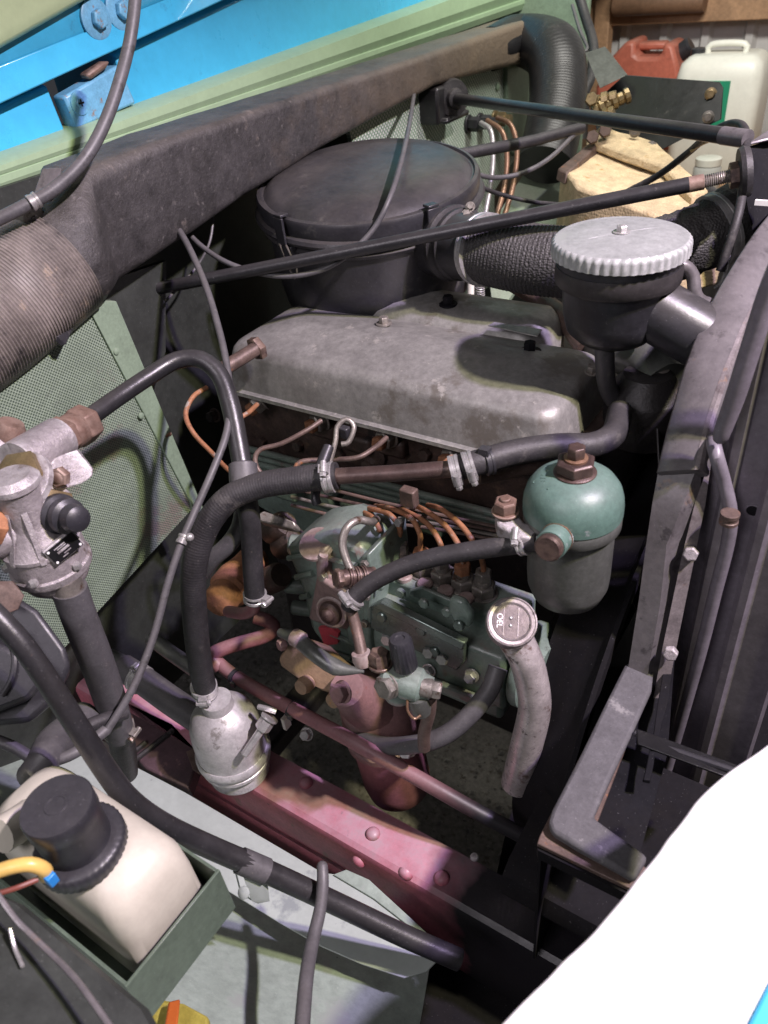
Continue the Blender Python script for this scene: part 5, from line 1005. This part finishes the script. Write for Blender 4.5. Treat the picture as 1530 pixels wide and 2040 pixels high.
# black plastic box
t = thing('plastic_box', 'black moulded plastic box at the left edge below the regulator', 'box', K(40, 1420, .80))
MB().loft([[K(a, b, d_) for a, b in ((-60, 1190 + o), (20, 1180 + o), (75, 1215 + o * .8), (130, 1290 + o * .4), (142, 1330 + o * .3), (110, 1395 + o * .2), (60, 1440), (-60, 1450))] for d_, o in ((.76, 0), (.80, 5), (.86, 20))]).build('housing', 'plastic_black', t, bevel=.006)
MB().loft([[K(a, b, d_) for a, b in ((-60, 1260), (20, 1290), (95, 1350), (60, 1395), (-60, 1440))] for d_ in (.735, .77)]).build('front_rib', 'plastic_black', t, bevel=.006)
MB().tube(L((20, 1265, .74), (30, 1310, .735), (25, 1350, .733), (5, 1385, .733)), .003, 8).build('moulded_rib', 'plastic_black', t)
MB().prism(L((-30, 1165, .74), (5, 1165, .74), (28, 1195, .74), (15, 1225, .74), (-30, 1215, .74)), (.005, .01, 0)).build('cover_tab', 'brown_pipe', t, bevel=.002)

# ================================================================== RAIL, SEPARATOR, LOW PIPES
t = thing('chassis_rail', 'dusty red chassis rail with round rivet heads', 'chassis rail', (-0.6, 0.44, 0.6))
yn, yf = 0.402, 0.470
def rl(x): return [Vector((x, a, b)) for a, b in ((yn + .010, .800), (yf, .800), (yf, .794), (yn + .012, .794), (yn + .006, .786), (yn + .006, .62), (yf, .62), (yf, .614), (yn + .004, .614), (yn, .62), (yn, .789), (yn + .003, .796))]
MB().loft([rl(-1.15), rl(-0.9), rl(-0.7), rl(-0.5), rl(-0.3), rl(-0.12), rl(.1)]).build('rail', 'rail_shade_fade', t, ang=25)
for q, pln in (((743, 1662), 'z'), ((880, 1750), 'z'), ((715, 1715), 'y'), ((745, 1772), 'y'), ((808, 1740), 'y'), ((610, 1560), 'z')):
    p = KZ(*q, .80) if pln == 'z' else KY(*q, yn); a = EZ if pln == 'z' else -EY
    MB().lathe(p, a, [(.0105, -.001), (.0100, .003), (.0075, .006), (.004, .0075), (.0005, .008)], 18).build('rivet', 'rail_red', t)
MB().prism([KY(a, b, yn - .004) for a, b in ((385, 1560), (520, 1640), (700, 1745), (690, 1760), (500, 1660), (380, 1585))], (0, .004, 0)).build('lower_flange', 'rail_red', t)
t = thing('cross_bracket', 'dark purple brown bracket with two ribs at the left end of the rail', 'bracket', (-0.85, .4, .7))
MB().prism([KZ(a, b, .80) for a, b in ((250, 1395), (345, 1440), (400, 1500), (375, 1570), (290, 1530), (235, 1470))], (0, 0, -.03)).build('plate', 'bracket_brown', t, bevel=.003)
for q in (((345, 1455), (262, 1520)), ((290, 1480), (235, 1525))): MB().tube([KZ(*q[0], .802), KZ(*q[1], .802)], .005, 8).build('rib', 'block_dark', t)
MB().prism([KZ(a, b, .803) for a, b in ((372, 1500), (400, 1490), (420, 1520), (400, 1545), (385, 1535))], (0, 0, .004)).build('tab', 'brown_pipe', t, bevel=.001)
t = thing('frame_hose', 'dark hose with ring clamp lying along the rail behind the separator', 'hose', K(330, 1400, 1.18))
MB().tube(L((245, 1330, 1.22), (280, 1352, 1.20), (340, 1395, 1.17), (400, 1435, 1.15), (460, 1475, 1.14)), .0215, 22).build('hose', 'rubber_grey', t)
MB().band(K(278, 1352, 1.20), K(340, 1395, 1.17) - K(280, 1352, 1.20), .022, .014, K(290, 1320, 1.15) - K(278, 1352, 1.20)).build('clamp', 'zinc', t)
MB().tube(L((215, 1315, 1.24), (262, 1338, 1.215)), .019, 18).build('spigot', 'filter_bowl', t)
# separator
sb = KZ(478, 1532, .803)
t = thing('air_separator', 'shiny aluminium domed air separator with clamp band standing on the rail', 'separator', sb)
r = .054
MB().lathe(sb, EZ, [(r * .80, 0), (r * .86, .002), (r * .86, .016), (r * .82, .019), (r * .80, .022), (r * .92, .026), (r * .98, .030), (r * .98, .036), (r * .90, .039)], 56).build('base', 'bright_alu', t)
MB().lathe(sb, EZ, [(r * .9, .038), (r * 1.0, .041), (r * 1.04, .046), (r * 1.04, .054), (r * .99, .058)], 56).build('clamp_band', 'bright_alu', t)
MB().lathe(sb, EZ, [(r * .97, .056), (r * .97, .070), (r * .96, .095), (r * .93, .112), (r * .84, .128), (r * .68, .140), (r * .5, .147), (r * .42, .150), (r * .40, .165)], 56).build('dome', 'bright_alu', t)
hp_ = K(410, 1388, 1.085)
MB().band(K(407, 1372, 1.075), K(400, 1330, 1.04) - K(412, 1385, 1.085), .0172, .016, K(395, 1395, 1.02) - K(407, 1372, 1.075)).build('hose_clamp', 'zinc', t)
MB().lathe(K(520, 1455, 1.06), K(503, 1482, 1.06) - K(535, 1435, 1.06), [(.0058, -.012), (.0058, .04), (.004, .042)], 14).build('clamp_bolt', 'zinc', t)
MB().hexnut(K(538, 1428, 1.06), K(503, 1482, 1.06) - K(535, 1435, 1.06), .011, .018, .013).build('clamp_nut', 'zinc', t)
MB().tube(L((515, 1408, 1.065), (532, 1412, 1.06), (550, 1418, 1.06)), .004, 8).build('clamp_wire', 'zinc', t)
# pink pipes
t = thing('track_rod', 'dusty pink pipe running diagonally above the chassis rail', 'pipe', (-.5, .5, .9))
MB().tube(L((425, 1312, 1.20), (470, 1348, 1.17), (560, 1400, 1.10), (700, 1475, 1.03), (850, 1560, .99), (960, 1622, .98), (1090, 1690, .97)), .0102, 18).build('pipe', 'rod_shade_fade', t)
for q, nx in (((467, 1347, 1.17), (490, 1362, 1.16)), ((580, 1412, 1.09), (600, 1424, 1.085))):
    MB().band(K(*q), K(*nx) - K(*q), .0107, .006).box(K(q[0] - 2, q[1] + 16, q[2] - .01), (.008, .006, .008)).build('cable_tie', 'plastic_black', t)
MB().box(K(570, 1438, 1.12), (.006, .012, .024)).build('tab', 'can_white', t)
MB().hexnut(K(612, 1462, 1.11), (.2, -.7, .6), .008, .01, .01).build('bolt', 'zinc', t)
t = thing('bent_pipe', 'pink bent pipe zigzagging behind the arching hose', 'pipe', K(480, 1290, 1.22))
MB().tube(L((508, 1228, 1.20), (535, 1238, 1.20), (545, 1252, 1.20), (525, 1268, 1.20), (470, 1284, 1.19), (432, 1298, 1.19), (422, 1310, 1.19), (440, 1330, 1.19)), .0112, 16, step=.006).build('pipe', 'pink_pipe', t)
tag(MB().tube(L((300, 1270, 1.28), (340, 1300, 1.26), (400, 1342, 1.23), (430, 1365, 1.22)), .0125, 14).build('grey_pipe', 'filter_bowl'), 'grey pipe running down behind the arching hose', 'pipe')
tag(MB().box((-0.80, .68, .55), (.06, .62, .05)).build('axle_tube', 'block_dark', bevel=.01), 'dark axle beam in the shadow under the engine', 'axle')

# ================================================================== INNER WING, BOTTLE, TUBES
t = thing('inner_wing', 'pale green inner wing sheet at the bottom below the rail', 'wing panel', (-.5, .2, .75))
rows = [(.385, .70), (.35, .715), (.30, .735), (.24, .77), (.18, .83), (.12, .90), (.06, .955), (0.0, .985), (-.12, 1.0), (-.3, 1.0)]
def xe(x, a): return x if x < -.3 else -.29 + (.385 - a) * .42
rings = [[Vector((xe(x, a), a, b)) for a, b in rows] + [Vector((xe(x, a), a, b - .004)) for a, b in reversed(rows)] for x in (-1.15, -.9, -.65, -.4, -.19)]
MB().loft(rings).build('sheet', 'wing_green', t, ang=60)
zp = .80
MB().prism([KZ(a, b, zp) for a, b in ((120, 1500), (175, 1478), (368, 1578), (560, 1690), (642, 1738), (672, 1742), (700, 1738), (765, 1785), (855, 1862), (880, 1905), (850, 1935), (805, 1948), (720, 1920), (640, 1885), (560, 1840), (450, 1772), (300, 1680), (100, 1560))], (0, 0, -.003)).build('top_plate', 'wing_plate', t, bevel=.0008)
MB().prism([KZ(a, b, zp + .004) for a, b in ((664, 1742), (690, 1732), (735, 1752), (850, 1858), (838, 1862), (745, 1790))], (0, 0, -.003)).build('patch_plate', 'wing_green', t, bevel=.0006)
MB().prism([KZ(a, b, zp + .005) for a, b in ((468, 1728), (520, 1755), (525, 1795), (500, 1790), (480, 1775))], (0, 0, -.003)).build('clip_tab', 'wing_plate', t, bevel=.001)
t = thing('stay_tube', 'bent glossy black tube crossing from the left edge to the lower middle', 'tube', K(500, 1720, .85))
MB().tube(L((-60, 1180, .66), (0, 1235, .665), (60, 1305, .675), (140, 1425, .70), (215, 1540, .735), (262, 1598, .755), (330, 1645, .785), (420, 1688, .82), (540, 1740, .85), (680, 1805, .875), (800, 1862, .885), (915, 1912, .89)), [.0100, .0100, .0102, .0105, .0110, .0114, .0117, .012, .0125, .0125, .0125, .0125], 20).build('tube', 'black_paint', t)
MB().tube(L((478, 1714, .838), (530, 1736, .849)), .0142, 20).build('sleeve', 'rubber_grey', t)
MB().prism(L((478, 1730, .83), (520, 1748, .84), (525, 1790, .85), (500, 1795, .85)), (.004, .004, -.01)).build('bracket', 'wing_plate', t, bevel=.001)
MB().lathe(K(487, 1778, .84), (0, -.7, .7), [(.007, 0), (.007, .003), (.003, .005)], 12).build('bolt', 'wing_plate', t)
tag(MB().tube(L((642, 1716, .86), (642, 1724, .859), (643, 1760, .85), (638, 1810, .83), (622, 1880, .80), (610, 1950, .76), (600, 2070, .70)), [.0025, .0062, .0068, .0068, .0072, .0074, .0076], 16).build('washer_hose', 'rubber_grey'), 'grey rubber tube standing up at the bottom centre', 'hose')

# tray
ZT = 1.13
c1 = KZ(440, 1740, ZT); c2 = KZ(245, 1955, ZT); xf_ = (c1.x + c2.x) / 2; y0_, y1_ = c2.y, c1.y; x0_ = xf_ - .30
t = thing('bottle_tray', 'dark green steel tray holding the washer bottle', 'tray', (xf_ - .1, (y0_ + y1_) / 2, ZT - .05))
th = .003
MB().box((xf_ - .15, y0_ - .0, ZT - .03), (.30, th, .06)).build('near_wall', 'tray_green', t, bevel=.0006)
MB().box((xf_, (y0_ + y1_) / 2, ZT - .035), (th, y1_ - y0_ + .004, .07)).build('front_wall', 'tray_green', t, bevel=.0006)
MB().box((xf_ - .06, y1_, ZT - .035), (.12, th, .07)).build('far_wall', 'tray_green', t, bevel=.0006)
MB().box((xf_ - .15, (y0_ + y1_) / 2, ZT - .064), (.298, y1_ - y0_ - .004, th)).build('floor_sheet', 'tray_green', t)
# bottle
t = thing('washer_bottle', 'yellowed white washer bottle with black pump cap in the tray', 'washer bottle', (xf_ - .1, (y0_ + y1_) / 2, ZT - .06))
bx, by = xf_ - .105, (y0_ + y1_) / 2 + .004; hw, hh = .095, (y1_ - y0_) / 2 - .012
rings = []
for z, k, r in ((ZT - .061, .90, .012), (ZT - .055, 1, .018), (ZT + .010, 1, .02), (ZT + .040, .985, .022), (ZT + .056, .93, .024), (ZT + .066, .82, .024), (ZT + .070, .62, .02)):
    rings.append([Vector((bx + a, by + b, z)) for a, b in rrect(hw * k, hh - hw * (1 - k), min(r, .9 * (hh - hw * (1 - k))), 5)])
MB().loft(rings).build('bottle', 'bottle_white', t, ang=60)
cb = KZ(165, 1690, ZT + .068)
MB().lathe(cb - EZ * .004, EZ, [(.036, 0), (.038, .002), (.038, .014), (.036, .017), (.030, .018)], 160, (40, .0008, 1, 2)).build('cap_ring', 'plastic_black', t, ang=60)
MB().lathe(cb + EZ * .012, EZ, [(.028, 0), (.0285, .034), (.0295, .036), (.0295, .052), (.0285, .054), (.010, .0545), (.0095, .0552), (.0075, .0552), (.007, .0545), (.001, .0546)], 48).build('pump_cap', 'plastic_black', t)
MB().tube(L((-30, 1745, .60), (20, 1728, .60), (60, 1722, .602), (88, 1732, .61), (92, 1745, .62)), .0058, 12).build('yellow_tube', 'tube_yellow', t)
MB().box(K(95, 1745, .615), (.016, .008, .012)).build('blue_connector', 'clip_blue', t, bevel=.001)
MB().tube(L((-20, 1785, .60), (30, 1770, .60), (75, 1752, .61)), .0022, 8).build('brown_wire', 'wire_brown', t)
MB().tube(L((0, 1665, .66), (40, 1640, .68), (60, 1625, .70)), .016, 14).build('filler_neck', 'bottle_white', t)
# dark foreground corner
t = thing('corner_panel', 'inner panel coloured dark for shade at the lower left corner', 'panel', (-.45, 0, 1.0))
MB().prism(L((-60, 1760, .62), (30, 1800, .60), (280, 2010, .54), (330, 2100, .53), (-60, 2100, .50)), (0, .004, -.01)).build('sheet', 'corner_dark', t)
MB().tube(L((-20, 1760, .58), (30, 1830, .57), (70, 1870, .56), (150, 1950, .53), (230, 2060, .50)), .0022, 8).build('seam', 'grey_frame', t)
MB().tube(L((20, 1850, .575), (30, 1890, .57), (45, 1925, .56)), .0016, 8).build('pale_wire', 'zinc', t)
t = thing('side_lamp', 'orange and yellow side lamp at the bottom edge', 'lamp', K(340, 2030, .8))
MB().prism(L((300, 2015, .80), (322, 1990, .80), (365, 1998, .79), (415, 2025, .78), (415, 2080, .76), (295, 2080, .77)), (0, .0, -.012)).build('base', 'lens_yellow', t, bevel=.003)
MB().prism(L((334, 2008, .785), (358, 2002, .785), (352, 2060, .76), (326, 2060, .76)), (0, .004, .008)).build('lens', 'lens_orange', t, bevel=.002)
